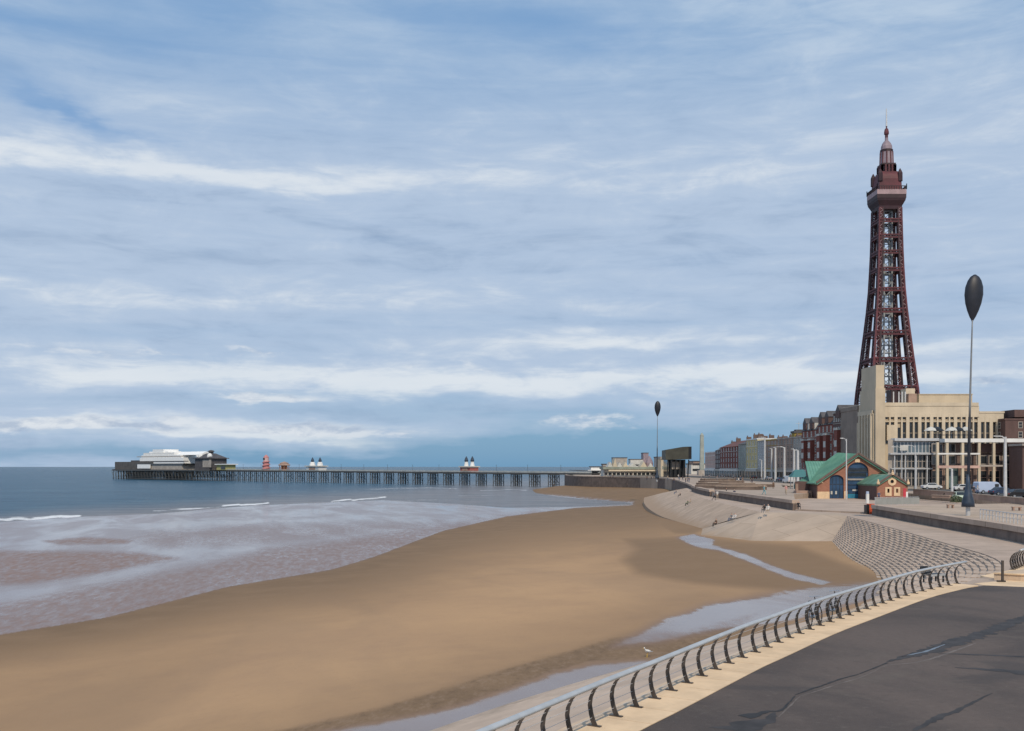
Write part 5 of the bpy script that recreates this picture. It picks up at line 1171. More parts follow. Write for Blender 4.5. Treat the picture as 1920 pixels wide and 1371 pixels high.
# ------------------------------------------------------------------ bicycles against the railing
def bicycle(label, loc, rz, lean):
    t = thing('bicycle', label, 'bicycle', loc, rz, 'bicycles leaning on the sea side of the railing'); t.rotation_euler = (lean, 0, rz)
    for x in (-.52, .52):
        mb = MB(); pts = [(x+.33*math.cos(a), 0, .34+.33*math.sin(a)) for a in [2*math.pi*k/20 for k in range(21)]]; mb.tube(pts, .022, 6, caps=False); w = mb.build('wheel', M['rubber'], t)
        mb = MB()
        for k in range(9): a = k*math.pi/9; mb.bar((x-.31*math.cos(a), 0, .34-.31*math.sin(a)), (x+.31*math.cos(a), 0, .34+.31*math.sin(a)), .006)
        mb.build('spokes', M['chrome'], w)
    mb = MB()
    for a, b in (((-.52,0,.34),(-.08,0,.30)),((-.08,0,.30),(-.2,0,.82)),((-.2,0,.78),(.36,0,.80)),((-.08,0,.30),(.38,0,.74)),((-.52,0,.34),(-.19,0,.76)),((.36,0,.84),(.52,0,.34)),((.36,0,.8),(.34,0,.98))): mb.tube([a, b], .018, 6)
    mb.build('frame', M['black'], t)
    mb = MB(); mb.tube([(.42,-.26,.98),(.34,-.2,1.0),(.34,.2,1.0),(.42,.26,.98)], .015, 6); mb.build('handlebar', M['chrome'], t)
    MB().lathe([(.02,0),(.09,.02),(.07,.06)], (-.22, 0, .84), 8, sy=.7).build('saddle', M['rubber'], t)
    MB().tube([(-.08,-.08,.30),(-.08,.08,.30)], .07, 10).build('crank', M['chrome'], t); return t
for k, s_ in enumerate((15.1,)):
    pass
pb = resample(COPE, step=.1)
def near_path(y): return min(pb, key=lambda p: abs(p.y-y))
for lb, y in (('bicycle leaning on the sea side of the railing, nearer the camera', 36.9), ('bicycle leaning on the sea side of the railing, farther of the pair', 38.6)):
    p = near_path(y); bicycle(lb, (p.x-.40, p.y+.28, ZP-.10), R(54), R(-8))
def sand_z(x, y): return float(sand_raw(np.array([[float(x)]]), np.array([[float(y)]]))[0, 0])
def at_sand(px, py):
    z = 3.0
    for _ in range(30): p = at(px, py, z); z += .6*(sand_z(p.x, p.y)-z)
    return at(px, py, z)
# gull on the wet sand
def gull():
    p = at_sand(1214, 1232); t = thing('gull', 'white headed gull standing on the wet sand beyond the near railing', 'gull', tuple(p), R(200)); t.scale = (1.0,)*3
    mb = MB(); ring = [(-.24,.26,.012,.01),(-.16,.27,.05,.045),(-.06,.28,.085,.08),(.04,.29,.09,.09),(.11,.33,.065,.075),(.14,.39,.045,.05),(.16,.44,.05,.052),(.19,.46,.035,.035),(.21,.46,.012,.012)]
    vs = [(x, w*math.cos(a), z+h*math.sin(a)) for x, z, w, h in ring for a in [2*math.pi*k/10 for k in range(10)]]
    mb.add(vs, [(i*10+k, i*10+(k+1)%10, (i+1)*10+(k+1)%10, (i+1)*10+k) for i in range(len(ring)-1) for k in range(10)]+[tuple(range(10)), tuple(range(80, 90))]); mb.build('body', M['white'], t, smooth=True)
    for s in (-1, 1):
        MB().add([(.10,s*.075,.34),(-.30,s*.04,.27),(-.06,s*.105,.25),(.08,s*.085,.26),(.10,s*.09,.33),(-.30,s*.05,.265),(-.06,s*.115,.25)], [(0,4,5,1),(4,3,6),(4,6,5),(1,5,6,2),(0,3,4)]).build('wing', M['gull_grey'], t)
        MB().tube([(.01, s*.035, .22), (.02, s*.035, .02)], .008, 5).box(.01, .07, s*.035-.02, s*.035+.02, 0, .01).build('leg', M['beak'], t)
    MB().tube([(.205, 0, .455), (.27, 0, .44)], [.016, .004], 6).build('beak', M['beak'], t)
gull()

# ------------------------------------------------------------------ tall pod poles, lamp posts and signs
def pod_pole(label, px, pyb, pytop, full=True, lean=.0, zg=ZU):
    b = at(px, pyb, zg); D = b.y; k = D/F; H = (pyb-pytop)*k; t = thing('pod_pole', label, 'sculpture pole', tuple(b), 0, 'tall swaying poles with dark pod heads')
    lx = lean*k; dx = lambda z: lx*(z/H)**1.4
    L = 90*H/452; zp = H-L
    if full:
        MB().tube([(0,0,0),(0,0,.9*H/24.5)], .22*H/24.5, 10).build('stub', M['galv'], t)
        MB().lathe([(.64*H/24.5, .9*H/24.5), (.60*H/24.5, 1.4*H/24.5), (.36*H/24.5, 2.3*H/24.5), (.20*H/24.5, 3.4*H/24.5), (.14*H/24.5, 4.2*H/24.5)], n=14).build('bell_base', M['navy2'], t, smooth=True)
    z1 = 10*H/24.5
    MB().tube([(dx(z), 0, z) for z in np.linspace(.9*H/24.5, z1, 6)], [.15*H/24.5]*6, 8).build('lower_pole', M['navy'], t, smooth=True)
    MB().tube([(dx(z), 0, z) for z in np.linspace(z1, zp+.3, 10)], list(np.linspace(.12, .07, 10)*H/24.5), 8).build('upper_pole', M['pole_grey'], t, smooth=True)
    prof = [(0.0, .06), (.04, .10), (.12, .34), (.25, .62), (.4, .86), (.58, 1.0), (.74, .95), (.87, .74), (.95, .48), (1.0, .12)]
    W = 17.5/90*L; tilt = lean/ (pyb-pytop)*2.2
    mb = MB(); n = 16; vs = []
    for u, r in prof:
        for q in range(n): a = 2*math.pi*q/n; vs.append((dx(zp)+u*L*tilt+r*W*math.cos(a), r*W*.55*math.sin(a), zp+u*L))
    mb.add(vs, [(i*n+q, i*n+(q+1)%n, (i+1)*n+(q+1)%n, (i+1)*n+q) for i in range(len(prof)-1) for q in range(n)]+[tuple(range(n)), tuple(range(len(vs)-n, len(vs)))])
    mb.build('pod', M['navy'], t, smooth=True)
pod_pole('tallest pod headed pole with a dark blue bell base, at the right of the promenade', 1815, 967, 515, lean=11)
pod_pole('distant pod headed pole left of the dark elevated block', 1232, 903, 752, lean=1)
pod_pole('shorter pod headed pole in front of the slit windows of the cream building', 1705, 897, 787, lean=1, full=False)
def lamp(label, px, pyb, pyt, w=.2, arm=1, zg=ZU, thick=False):
    b = at(px, pyb, zg); k = b.y/F; H = (pyb-pyt)*k; t = thing('lamp_post', label, 'lamp post', tuple(b), 0, 'pale steel lamp posts along the promenade')
    MB().tube([(0,0,0),(0,0,.6)], w*1.25, 10).build('base_sleeve', M['galv'], t)
    MB().tube([(0,0,.6),(0,0,H-.1)], [w, w*.72], 10).build('column', M['lamp_white'], t)
    MB().tube([(0,0,H-.5),(-arm*.5,0,H-.05),(-arm*1.1,0,H)], w*.4, 6).build('arm', M['lamp_white'], t)
    MB().add([(-arm*1.0-.0,-.14,H-.08),(-arm*1.9,-.1,H-.02),(-arm*1.9,.1,H-.02),(-arm*1.0,.14,H-.08),(-arm*1.0,-.14,H+.08),(-arm*1.9,-.08,H+.07),(-arm*1.9,.08,H+.07),(-arm*1.0,.14,H+.08)], [(0,1,2,3),(4,7,6,5),(0,4,5,1),(1,5,6,2),(2,6,7,3),(3,7,4,0)]).build('lamp_head', M['galv'], t)
    return t
lamp('slender white pole rising in front of the boathouse between its two blue doors', 1587, 936.5, 822, .11, .5)
lamp('stout pale column right of the tallest pod headed pole', 1885, 942, 818, .24, .9)
lamp('stout pale post left of the tallest pod headed pole', 1785, 932, 878, .22, .3)
lamp('pale lamp post behind the small gabled wing of the boathouse', 1691, 918, 838, .12, 1.2)
lamp('pale lamp post with sign brackets in front of the glass building', 1716, 918, 835, .14, 1.4)
lamp('lamp post with bent arm in front of the brown brick front', 1850, 916, 835, .13, -1.2)
lamp('pale post between the glass building and the white frame', 1758, 914, 850, .10, .4)
for i, (x, yb, yt_, w) in enumerate(((1402,893,849,.2),(1418,897,843,.2),(1428,900,862,.16),(1434,899,820,.26),(1447,899,841,.26),(1454,902,839,.26),(1471,904,838,.24),(1489,905,842,.26),(1496,908,844,.26),(1388,892,860,.18),(1362,890,858,.15),(1354,889,850,.15),(1376,892,852,.15))):
    lamp(['pale post by the cream yellow building, left of the two there','pale post at the right corner of the cream yellow building','short pale post in front of the blue grey building','tallest pale lamp post of the distant row','stout post right of the tallest distant lamp post','stout post in front of the middle of the brown stone building','bright white lamp post before the brown stone building','pale post just left of the grey stone building','pale post beside the left end of the boathouse roof','pale post in front of the green grey building','slim post before the far red brick hotel, middle one','slim post at the left end of the far red brick hotel','slim post at the right end of the far red brick hotel'][i], x, yb, yt_, w*1.7, 1.4 if i in (3, 6) else .5)
t = thing('direction_sign', 'pale finger sign boards on a post in front of the glass building', 'sign', tuple(at(1719, 916, ZU)))
MB().tube([(0,0,0),(0,0,6.4)], .07, 6).build('post', M['galv'], t)
for z in (4.2, 4.8, 5.4, 6.0): MB().box(-1.0, 1.1, -.06, .0, z, z+.26).build('sign_board', M['lamp_white'], t)
t = thing('notice_totem', 'pale vertical notice board beside a dark doorway in front of the glass building', 'sign', tuple(at(1736, 914, ZU)))
MB().box(-.7, .5, -.1, .1, .6, 3.6).build('board', M['lamp_white'], t); MB().box(.5, 1.3, .0, .2, .0, 4.0).build('dark_frame', M['black'], t)
t = thing('yellow_signpost', 'post with yellow and pink boards in front of the brown brick front', 'sign', tuple(at(1857, 903, ZU+.02)))
MB().tube([(0,0,0),(0,0,6)], .1, 6).build('post', M['galv'], t); MB().box(-.4, .4, -.15, -.05, .6, 3.4).build('yellow_board', plain('sign_yellow', (.5,.40,.18)), t); MB().box(-1.1, 1.2, -.15, -.05, 3.5, 4.5).box(-.1, .7, -.14, -.04, 4.6, 5.6).build('pink_board', M['tower_pink'], t)
t = thing('litter_skip', 'bright orange box with a dark side panel at the end of the upper promenade wall', 'bin', tuple(at(1634, 964, ZL)))
MB().box(-.45, .75, -.5, .5, .06, 1.25).build('bin_body', M['orange'], t, bevel=.04); MB().box(-.80, -.46, -.45, .5, .06, 1.2).build('dark_panel', M['black'], t); MB().box(-.5, .8, -.55, .55, 1.25, 1.33).build('lid', M['orange'], t)
t = thing('marker_post', 'short white cylindrical post above the orange box', 'bollard', tuple(at(1626.5, 944, ZL+.2)))
MB().tube([(0,0,0),(0,0,1.55)], .27, 12).build('shaft', M['white'], t); MB().tube([(0,0,1.55),(0,0,1.95)], .24, 12).build('cap', M['van_blue'], t)
t = thing('safety_sign', 'red and white safety board at the corner of the boathouse wing', 'sign', tuple(at(1698, 942, ZU)))
MB().box(-.35, .05, -.05, .05, 0, 2.0).build('red_panel', M['red'], t); MB().box(.05, .32, -.05, .05, .3, 1.5).build('white_panel', M['white'], t)
# glass balustrade by the boathouse wing
t = thing('glass_balustrade', 'low glass and steel balustrade on the plinth beside the orange box', 'balustrade', tuple(at(1640, 948, ZU+.1)))
gm = mat('pale_balustrade_glass', (.30, .31, .30), .25, .05, 1)
for k in range(8): MB().box(.1+.82*k, .84+.82*k, .05*k*6-.02, .05*k*6+.02, .12, .95).build('panel', gm, t); MB().tube([(.05+.82*k, .3*k, 0), (.05+.82*k, .3*k, 1.02)], .035, 6).build('post', M['galv'], t)
mb = MB(); mb.tube([(0,0,1.02),(6.6,2.4,1.02)], .04, 6); mb.build('handrail', M['steel'], t)
# fence of little posts near the right edge, benches, low wall by the street
t = thing('post_fence', 'row of short grey posts and rails on the upper promenade at the right edge', 'fence', tuple(at(1838, 973, ZU)))
b0 = at(1838, 973, ZU); b1 = at(1930, 988, ZU)
for k in range(15): p = b0.lerp(b1, k/14)-b0; MB().tube([(p.x, p.y, 0), (p.x, p.y, .95)], .05, 6).build('post', M['galv'], t)
mb = MB(); e = b1-b0; mb.tube([(0,0,.95), (e.x, e.y, .95)], .04, 6).tube([(0,0,.5), (e.x, e.y, .5)], .02, 6); mb.build('rail', M['galv'], t)
for lb, x, y in (('low stone bench at the right edge of the upper promenade', 1906, 957.5), ('small low stone bench left of the bell based pole', 1782, 953)):
    t = thing('promenade_bench', lb, 'bench', tuple(at(x, y, ZU)), 0, 'low benches on the upper promenade'); w = .55 if x > 1900 else .42
    MB().box(-w, w, -.22, .22, .36, .46).build('seat', M['stone_brown'], t)
    for s in (-1, 1): MB().box(s*w*.7-.08, s*w*.7+.08, -.2, .2, 0, .36).build('leg', M['stone_brown'], t)
def lowwall(label, a, b, h, m_='seawall'):
    A, B = a, b; t = thing('street_wall', label, 'wall', tuple(A), 0, 'low walls between the promenade and the street'); mb = MB(); mb.bar((0,0,h/2), (B.x-A.x, B.y-A.y, h/2), .35, h); mb.build('wall_body', M[m_], t)
    mb = MB(); mb.bar((0,0,h+.05), (B.x-A.x, B.y-A.y, h+.05), .48, .1); mb.build('wall_cap', M['concrete_lo'], t)
lowwall('low brown wall between the promenade and the street, left stretch', at(1714, 927, ZU), at(1808, 935, ZU), .9, 'stone_brown')
lowwall('low brown wall between the promenade and the street, right stretch', at(1823, 936, ZU), at(1935, 948, ZU), .8, 'stone_brown')
lowwall('low brown wall by the small shrubs', at(1748, 933.5, ZU), at(1782, 934.5, ZU), .4, 'stone_brown')
def shrub(label, px, py, w, h):
    t = thing('shrub', label, 'shrub', tuple(at(px, py, ZU)), group='small shrubs by the street wall'); rr = random.Random(px); mb = MB()
    for i in range(520):
        a = rr.uniform(0, 6.28); r = math.sqrt(rr.random())*w; z = rr.uniform(.1, h)*(1-.35*(r/w)**2); p = Vector((r*math.cos(a), r*.6*math.sin(a), z)); s = rr.uniform(.06, .13)
        u = Vector((rr.uniform(-1,1), rr.uniform(-1,1), rr.uniform(-1,1))).normalized()*s; v = u.orthogonal().normalized()*s*.6
        mb.add([p-u, p+v, p+u, p-v], [(0,1,2,3)])
    mb.build('foliage', M['leaf'], t); MB().tube([(0,0,0),(0,0,h*.6)], .04, 5).tube([(.1,0,0),(.3,.05,h*.6)], .03, 5).build('stem', M['stone_brown'], t)
shrub('small shrub on the paving left of the white van', 1779, 932, .9, 1.0); shrub('pale green shrub beside the bell based pole', 1793, 943, .9, 1.1)

# ------------------------------------------------------------------ vehicles
def car(label, loc, rz, paint, kind='car'):
    t = thing('parked_car' if kind == 'car' else 'delivery_van', label, 'car' if kind == 'car' else 'van', loc, rz, 'vehicles along the seafront street')
    if kind == 'car': pr = [(-2.1,.35),(-2.15,.75),(-1.95,.95),(-1.5,1.0),(-.95,1.42),(.55,1.45),(1.25,.98),(1.95,.85),(2.15,.6),(2.12,.33)]; W = .86; top = {4: .72, 5: .72}
    else: pr = [(-2.5,.4),(-2.55,1.0),(-2.5,2.1),(-2.3,2.25),(1.0,2.25),(1.5,2.1),(2.05,1.25),(2.55,1.05),(2.65,.7),(2.6,.38)]; W = .98; top = {2: .9, 3: .86, 4: .86, 5: .86}
    n = len(pr); mb = MB(); vs = [(x, -top.get(i, W), z) for i, (x, z) in enumerate(pr)]+[(x, top.get(i, W), z) for i, (x, z) in enumerate(pr)]
    mb.add(vs, [tuple(range(n)), tuple(range(2*n-1, n-1, -1))]+[(i, i+n, (i+1)%n+n, (i+1)%n) for i in range(n)]); body = mb.build('body', paint, t, bevel=.06)
    if kind == 'car':
        for s in (-1, 1): MB().add([(-1.35,s*.862,1.0),(1.05,s*.862,1.0),(.48,s*.76,1.36),(-.88,s*.76,1.37),(-1.35,s*.80,1.0),(1.05,s*.80,1.0),(.48,s*.7,1.36),(-.88,s*.7,1.37)], [(0,1,2,3),(4,7,6,5),(0,4,5,1),(1,5,6,2),(2,6,7,3),(3,7,4,0)]).build('side_window', M['glass'], t)
        MB().add([(.60,-.66,1.42),(.60,.66,1.42),(1.26,.74,1.01),(1.26,-.74,1.01),(.60,-.66,1.45),(.60,.66,1.45),(1.29,.74,1.02),(1.29,-.74,1.02)], [(0,1,2,3),(4,7,6,5),(0,4,5,1),(1,5,6,2),(2,6,7,3),(3,7,4,0)]).build('windscreen', M['glass'], t)
        MB().add([(-1.0,-.66,1.40),(-1.0,.66,1.40),(-1.5,.74,1.02),(-1.5,-.74,1.02),(-1.02,-.66,1.43),(-1.02,.66,1.43),(-1.53,.74,1.03),(-1.53,-.74,1.03)], [(0,1,2,3),(4,7,6,5),(0,4,5,1),(1,5,6,2),(2,6,7,3),(3,7,4,0)]).build('rear_window', M['glass'], t)
        wx, wr, L = 1.33, .32, 2.14
    else:
        for s in (-1, 1): MB().box(.75, 1.5, s*.985-.012, s*.985+.012, 1.3, 1.85).build('side_window', M['glass'], t)
        MB().add([(1.53,-.78,2.06),(1.53,.78,2.06),(2.05,.86,1.30),(2.05,-.86,1.30),(1.56,-.78,2.08),(1.56,.78,2.08),(2.09,.86,1.31),(2.09,-.86,1.31)], [(0,1,2,3),(4,7,6,5),(0,4,5,1),(1,5,6,2),(2,6,7,3),(3,7,4,0)]).build('windscreen', M['glass'], t)
        wx, wr, L = 1.65, .36, 2.63
    for x in (-wx, wx):
        for s in (-1, 1):
            w = MB().tube([(x, s*(W-.16), wr), (x, s*(W+.03), wr)], wr, 14).build('wheel', M['rubber'], t); MB().tube([(x, s*(W+.03), wr), (x, s*(W+.045), wr)], wr*.6, 12).build('rim', M['chrome'], w)
    for s in (-1, 1):
        MB().box(L-.14, L+.02, s*.6-.16, s*.6+.16, .62, .76).build('headlight', M['lens'], t); MB().box(-L-.02, -L+.1, s*.66-.1, s*.66+.1, .62, .8).build('tail_light', M['red'], t)
    return t
paints = dict(w=mat('white_car_paint', (.62,.63,.64), .3, .03, 1), g=mat('pale_green_car_paint', (.50,.58,.46), .3, .03, 1), b=mat('dark_blue_car_paint', (.03,.05,.10), .3, .03, 1), k=mat('black_car_paint', (.015,.015,.018), .3, .03, 1), s=mat('silver_car_paint', (.38,.40,.42), .3, .03, 1, metal=.5), r=mat('dark_red_car_paint', (.22,.03,.03), .3, .03, 1), pb=M['van_blue'])
def vp(px, py): return tuple(at(px, py, ZU+.02))
car('pale blue white van on the street right of the bell based pole', vp(1853, 926), R(8), paints['pb'], 'van')
car('dark blue car parked directly right of the pale blue van', vp(1878, 929), R(12), paints['b'])
car('white car in front of the glass building, left of the white frame', vp(1746, 918), R(3), paints['w'])
car('pale green white car close left of the bell based pole', vp(1801, 941), R(75), paints['g'])
car('silver car in front of the white frame building', vp(1776, 916), R(0), paints['s'])
car('black car at the right edge of the street', vp(1911, 934), R(5), paints['k'])
car('white car before the green glass kiosk front', vp(1806, 921), R(2), paints['w'])
car('dark car before the brown brick front, between white car and van', vp(1829, 922), R(0), paints['k'])
for lb, px, py, rz, c, kd in (('white van standing by the stout posts of the distant row', 1478, 906, 95, 'w', 'van'), ('silver car near the foot of the tallest distant lamp post', 1441, 900, 92, 's', 'car'), ('dark car between the cream yellow building and the promenade', 1413, 898, 92, 'k', 'car'), ('dark red car in front of the far red brick hotel', 1370, 892, 92, 'r', 'car'),
    ('dark blue car by the grey stone building', 1462, 903, 90, 'b', 'car'), ('white car by the far pink building', 1330, 889, 92, 'w', 'car'), ('white van left of the obelisk', 1296, 887, 92, 'w', 'van')):
    car(lb, tuple(at(px, py, ZU+.02)), R(rz), paints[c], kd)
# blue green market stall left of the boathouse
t = thing('beach_stall', 'dark teal canopied stall at the left end of the boathouse', 'stall', tuple(at(1501, 917, ZU)))
for x in (-1.6, 1.6):
    for y in (0, 2.4): MB().box(x-.06, x+.06, y-.06, y+.06, 0, 3.2).build('post', M['galv'], t)
MB().add([(-2.1,-.6,2.7),(2.1,-.6,2.7),(2.1,2.9,2.7),(-2.1,2.9,2.7),(-1,1.1,4.4),(1,1.1,4.4)], [(0,1,5,4),(1,2,5),(2,3,4,5),(3,0,4),(0,3,2,1)]).build('canopy', plain('teal_canvas', (.05,.17,.18)), t)
MB().box(-1.5, 1.5, -.2, .3, 0, 1.1).build('counter', plain('dark_teal_panel', (.02,.07,.08)), t)

# ------------------------------------------------------------------ people
def figure_mesh(pose):
    """one continuous skinned body; clothing by material slot (shirt, trousers, skin, hair, shoes)"""
    J = dict(pelvis=(0,0,.95), belly=(0,.01,1.10), chest=(0,0,1.33), neck=(0,0,1.49), head=(0,-.02,1.62), crown=(0,-.01,1.73))
    if pose == 'stand': leg = lambda s: [(s*.10,0,.90),(s*.11,-.01,.50),(s*.12,.02,.09),(s*.12,-.13,.03)]; arm = lambda s: [(s*.19,0,1.42),(s*.25,.02,1.15),(s*.25,-.06,.90),(s*.25,-.08,.80)]
    elif pose == 'walk': leg = lambda s: [(s*.09,0,.90),(s*.09,-.14 if s > 0 else .08,.50),(s*.09,-.20 if s > 0 else .40,.09 if s > 0 else .17),(s*.09,-.34 if s > 0 else .30,.03 if s > 0 else .05)]; arm = lambda s: [(s*.19,0,1.42),(s*.24,.14*s,1.16),(s*.23,.14*s-.13,.94),(s*.22,.14*s-.18,.86)]
    else:
        dz_ = -.50; J = {k: (v[0], v[1]+.0, v[2]+dz_-.02) for k, v in J.items()}
        leg = lambda s: [(s*.11,-.08,.42),(s*.13,-.46,.52),(s*.13,-.52,.12),(s*.13,-.64,.05)]; arm = lambda s: [(s*.19,0,.90),(s*.25,-.12,.66),(s*.18,-.36,.60),(s*.14,-.42,.58)]
    vs = [J[k] for k in ('pelvis','belly','chest','neck','head','crown')]; rad = [.135,.125,.145,.055,.095,.07]; es = [(0,1),(1,2),(2,3),(3,4),(4,5)]
    for s in (-1, 1):
        o = len(vs); vs += leg(s); rad += [.095,.065,.042,.036]; es += [(0,o),(o,o+1),(o+1,o+2),(o+2,o+3)]
        o = len(vs); vs += arm(s); rad += [.06,.043,.032,.028]; es += [(2,o),(o,o+1),(o+1,o+2),(o+2,o+3)]
    me = bpy.data.meshes.new('skeleton'); me.from_pydata(vs, es, []); o = bpy.data.objects.new('skeleton', me); COL.objects.link(o)
    md = o.modifiers.new('s', 'SKIN'); sk = me.skin_vertices[0].data
    for i, r in enumerate(rad): sk[i].radius = (r, r*(.78 if i < 3 else 1)); sk[i].use_root = (i == 0)
    o.modifiers.new('ss', 'SUBSURF').levels = 1
    dg = bpy.context.evaluated_depsgraph_get(); m2 = bpy.data.meshes.new_from_object(o.evaluated_get(dg)); bpy.data.objects.remove(o)
    m2.name = 'person_'+pose; sit = pose == 'sit'; hipz = .93 if not sit else .50; nk = 1.47 if not sit else .95
    for _ in range(5): m2.materials.append(None)
    for p in m2.polygons:
        c = p.center; z = c.z
        isarm = abs(c.x) > .2 and z > (.75 if not sit else .5)
        if z > nk+.05: k = 3 if (z > nk+.19 or (c.y > .02 and z > nk+.08)) else 2
        elif z > nk-.02 and abs(c.x) < .08: k = 2
        elif isarm and z < (1.10 if not sit else .66): k = 2
        elif z > hipz: k = 0
        elif z < .10: k = 4
        else: k = 1
        p.material_index = k; p.use_smooth = True
    return m2
FM = {p: figure_mesh(p) for p in ('stand', 'walk', 'sit')}
CL = dict(black=plain('black_cloth', (.02,.02,.025)), navy=plain('navy_cloth', (.03,.04,.09)), grey=plain('grey_cloth', (.20,.20,.21)), white=plain('white_cloth', (.65,.64,.62)), red=plain('red_cloth', (.45,.05,.05)),
    teal=plain('teal_cloth', (.12,.36,.42)), pink=plain('pink_cloth', (.60,.30,.28)), beige=plain('beige_cloth', (.42,.34,.25)), denim=plain('denim_cloth', (.09,.13,.22)), brown=plain('brown_cloth', (.14,.08,.05)), green=plain('green_cloth', (.10,.18,.10)))
hair = [plain('brown_hair', (.06,.035,.02)), plain('dark_hair', (.02,.015,.012)), plain('grey_hair', (.35,.33,.31))]; shoe = plain('dark_shoes', (.03,.03,.03))
def sand_z(x, y): return float(sand_raw(np.array([[x]]), np.array([[float(y)]]))[0, 0])
def person(label, px, py, z, pose, top, leg, rz, s=1.0, grp=None):
    p = at(px, py, z)
    if z < ZL:                                           # on sand or slope: stand on the surface actually there
        d_ = p-Vector((0, 0, CZ)); hit, loc, *_r = scene.ray_cast(DG, Vector((0, 0, CZ)), d_.normalized())
        if hit: p = loc
    o = bpy.data.objects.new('person', FM[pose]); COL.objects.link(o); o.location = p; o.rotation_euler = (0, 0, R(rz)); o.scale = (s, s, s)
    rr = random.Random(int(px*7+py))
    for i, m_ in enumerate((CL[top], CL[leg], M['skin'] if rr.random() < .8 else M['skin_dark'], rr.choice(hair), shoe)):
        o.material_slots[i].link = 'OBJECT'; o.material_slots[i].material = m_
    tag(o, label, 'person', grp or 'people out on the seafront'); return o
PP = [
 ('person in dark clothes standing at the foot of the far brown headland wall', 1176, 914, 2.75, 'stand', 'black', 'black', 0),
 ('person in dark clothes on the sand spit nearest the pier piles', 1038, 913, 1.0, 'stand', 'brown', 'black', 30),
 ('person in brown top on the promenade above the far brown wall', 1213, 901, ZU, 'stand', 'brown', 'navy', 200),
 ('left one of two people sitting high on the far sloping apron', 1268, 926.5, 5.3, 'sit', 'grey', 'denim', -80),
 ('right one of two people sitting high on the far sloping apron', 1275.5, 933, 5.0, 'sit', 'black', 'grey', -80),
 ('person in dark green sitting midway down the sloping apron', 1290, 949, 4.6, 'sit', 'green', 'black', -75),
 ('person in beige sitting beside the one in dark green on the apron', 1295, 947, 4.7, 'sit', 'beige', 'grey', -95),
 ('person in grey walking at the top of the apron below the gap in the walls', 1339, 938.5, ZL, 'walk', 'grey', 'black', 60),
 ('person in white top beside the walker in grey at the top of the apron', 1345, 936.5, ZL, 'stand', 'white', 'beige', 10),
 ('person in red top sitting near the foot of the slipway', 1354, 980, 4.3, 'sit', 'red', 'black', -60),
 ('person in black crouched lowest at the foot of the slipway', 1343, 988, 3.9, 'sit', 'brown', 'black', -70),
 ('person in grey top, left of the pair sitting on the slipway', 1372, 978.5, 4.4, 'sit', 'grey', 'denim', -70),
 ('person in white top, right of the pair sitting on the slipway', 1378.5, 978, 4.4, 'sit', 'white', 'grey', -60),
 ('person in dark top sitting at the top edge of the slipway', 1433, 962.5, ZL, 'sit', 'black', 'grey', -40),
 ('person in white sitting at the top edge of the slipway', 1440.5, 962, ZL, 'sit', 'white', 'beige', -30),
 ('person in long pale teal clothes walking on the upper promenade left of the boathouse', 1433, 928, ZU, 'walk', 'teal', 'teal', 40),
 ('person in brown walking up the promenade behind the one in teal', 1450, 917, ZU, 'walk', 'brown', 'brown', 170),
 ('person in pink top near the left corner of the boathouse', 1474, 927.5, ZU, 'walk', 'pink', 'beige', -20),
 ('person in black at the near end of the farther low wall', 1362, 931, ZL+.05, 'stand', 'black', 'black', 90),
 ('person in dark clothes just right of the gap in the low walls', 1377, 934, ZL, 'stand', 'navy', 'black', 0),
 ('person in black sitting against the near end of the curved low wall', 1497, 955.5, ZL+.2, 'sit', 'black', 'black', 0),
 ('person in grey standing on the promenade left of the distant lamp posts', 1315, 901, ZU, 'stand', 'grey', 'navy', 10),
 ('person in navy walking near the distant slim posts', 1292, 905.5, ZU, 'walk', 'navy', 'denim', 0),
 ('person in white top farther back near the dark elevated block', 1272, 897, ZU, 'stand', 'white', 'grey', 0),
 ('person in red jacket in front of the long low hall', 1233, 896, ZU, 'stand', 'red', 'black', 0),
 ('person in black left of the one in the red jacket', 1226, 897.5, ZU, 'stand', 'black', 'black', 40),
 ('person in beige walking on the headland promenade', 1252, 900.5, ZU, 'walk', 'beige', 'denim', -30),
 ('person in black, left of a pair strolling on the middle of the promenade', 1379, 906, ZU, 'walk', 'black', 'black', 20),
 ('person in white, right of a pair strolling on the middle of the promenade', 1385, 906, ZU, 'walk', 'white', 'denim', 20),
 ('person in dark red walking below the distant stout posts', 1392, 909, ZU, 'walk', 'brown', 'black', 40),
 ('person in black farther along below the cream yellow building', 1410, 908.5, ZU, 'stand', 'black', 'navy', 0),
 ('person in grey near the low grey benches of the promenade', 1345, 902.5, ZU, 'stand', 'grey', 'grey', 0),
 ('person in blue denim on the plaza behind the orange box', 1648, 940, ZL+.2, 'stand', 'denim', 'navy', 0),
 ('person in dark coat left of the pale blue van', 1826, 929, ZU, 'stand', 'black', 'brown', 0),
 ('person in white top beside the one in dark coat', 1833, 927.5, ZU, 'walk', 'white', 'denim', 90),
]
bpy.context.view_layer.update(); DG = bpy.context.evaluated_depsgraph_get()
for a in PP: person(*a)
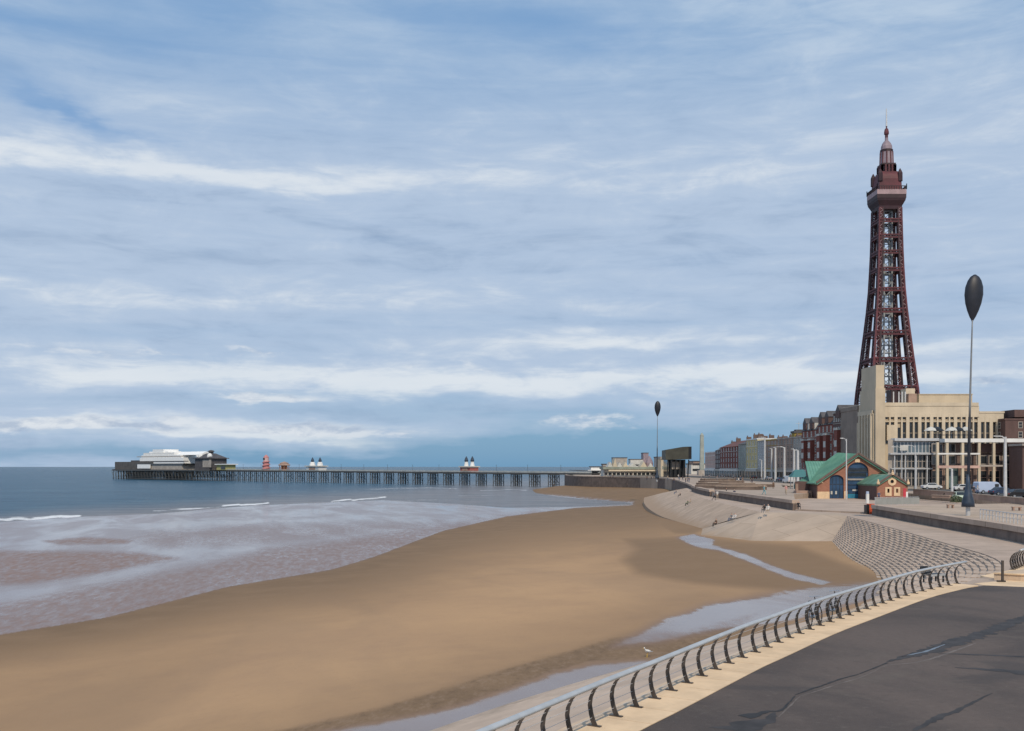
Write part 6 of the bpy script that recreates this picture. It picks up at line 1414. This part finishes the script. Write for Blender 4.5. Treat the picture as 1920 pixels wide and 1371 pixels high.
# pale stone seats on the mid promenade
for i, (x, y) in enumerate(((1336, 908), (1350, 909), (1364, 911), (1478, 913), (1487, 914))):
    t = thing('stone_seat', ['leftmost of the three low stone seats on the middle promenade','middle one of the three low stone seats on the promenade','rightmost of the three low stone seats on the middle promenade','low stone seat left of its twin by the boathouse','low stone seat right of its twin, nearest the boathouse'][i], 'bench', tuple(at(x, y, ZU)), R(20), 'low stone seats on the promenade')
    MB().box(-1.8, 1.8, -.4, .4, .35, .55).build('seat', M['stone_grey'], t)
    for s in (-1, 1): MB().box(s*1.3-.2, s*1.3+.2, -.3, .3, 0, .35).build('leg', M['seawall'], t)

rr = random.Random(11)
for i in range(34):
    px = rr.choice([rr.uniform(1125, 1250), rr.uniform(1250, 1420), rr.uniform(1300, 1495)]); py = rr.uniform(893.5, 899) if px < 1250 else rr.uniform(894, 908)
    person('tiny dark clothed figure among the people strolling on the far promenade', px, py, ZU, rr.choice(['stand', 'walk', 'walk']), rr.choice(['black', 'navy', 'brown', 'grey', 'denim']), rr.choice(['black', 'navy', 'grey']), rr.uniform(0, 360), 1.0, 'strollers on the far promenade')

# curved concrete seating terraces on the middle promenade
for i, (px, py, L_) in enumerate(((1345, 902, 7.0), (1352, 906.5, 8.0), (1360, 911, 9.0), (1369, 916, 9.5), (1388, 918.5, 6.5), (1402, 913.5, 7.5))):
    lb = ['farthest curved concrete bench of the stack on the middle promenade', 'second farthest curved concrete bench of the stack on the middle promenade', 'third curved concrete bench of the stack, counted from the far end', 'nearest and longest curved concrete bench of the stack',
          'short curved concrete bench just above the nearer low sea wall', 'curved concrete bench behind the short one above the nearer low sea wall'][i]
    c = at(px, py, ZU); t = thing('curved_bench', lb, 'bench', tuple(c), R(-15), 'curved concrete benches on the middle promenade')
    pth = [V3(L_*math.sin(a), 4*(1-math.cos(a))-1, 0) for a in np.linspace(-1.0, 1.0, 16)]
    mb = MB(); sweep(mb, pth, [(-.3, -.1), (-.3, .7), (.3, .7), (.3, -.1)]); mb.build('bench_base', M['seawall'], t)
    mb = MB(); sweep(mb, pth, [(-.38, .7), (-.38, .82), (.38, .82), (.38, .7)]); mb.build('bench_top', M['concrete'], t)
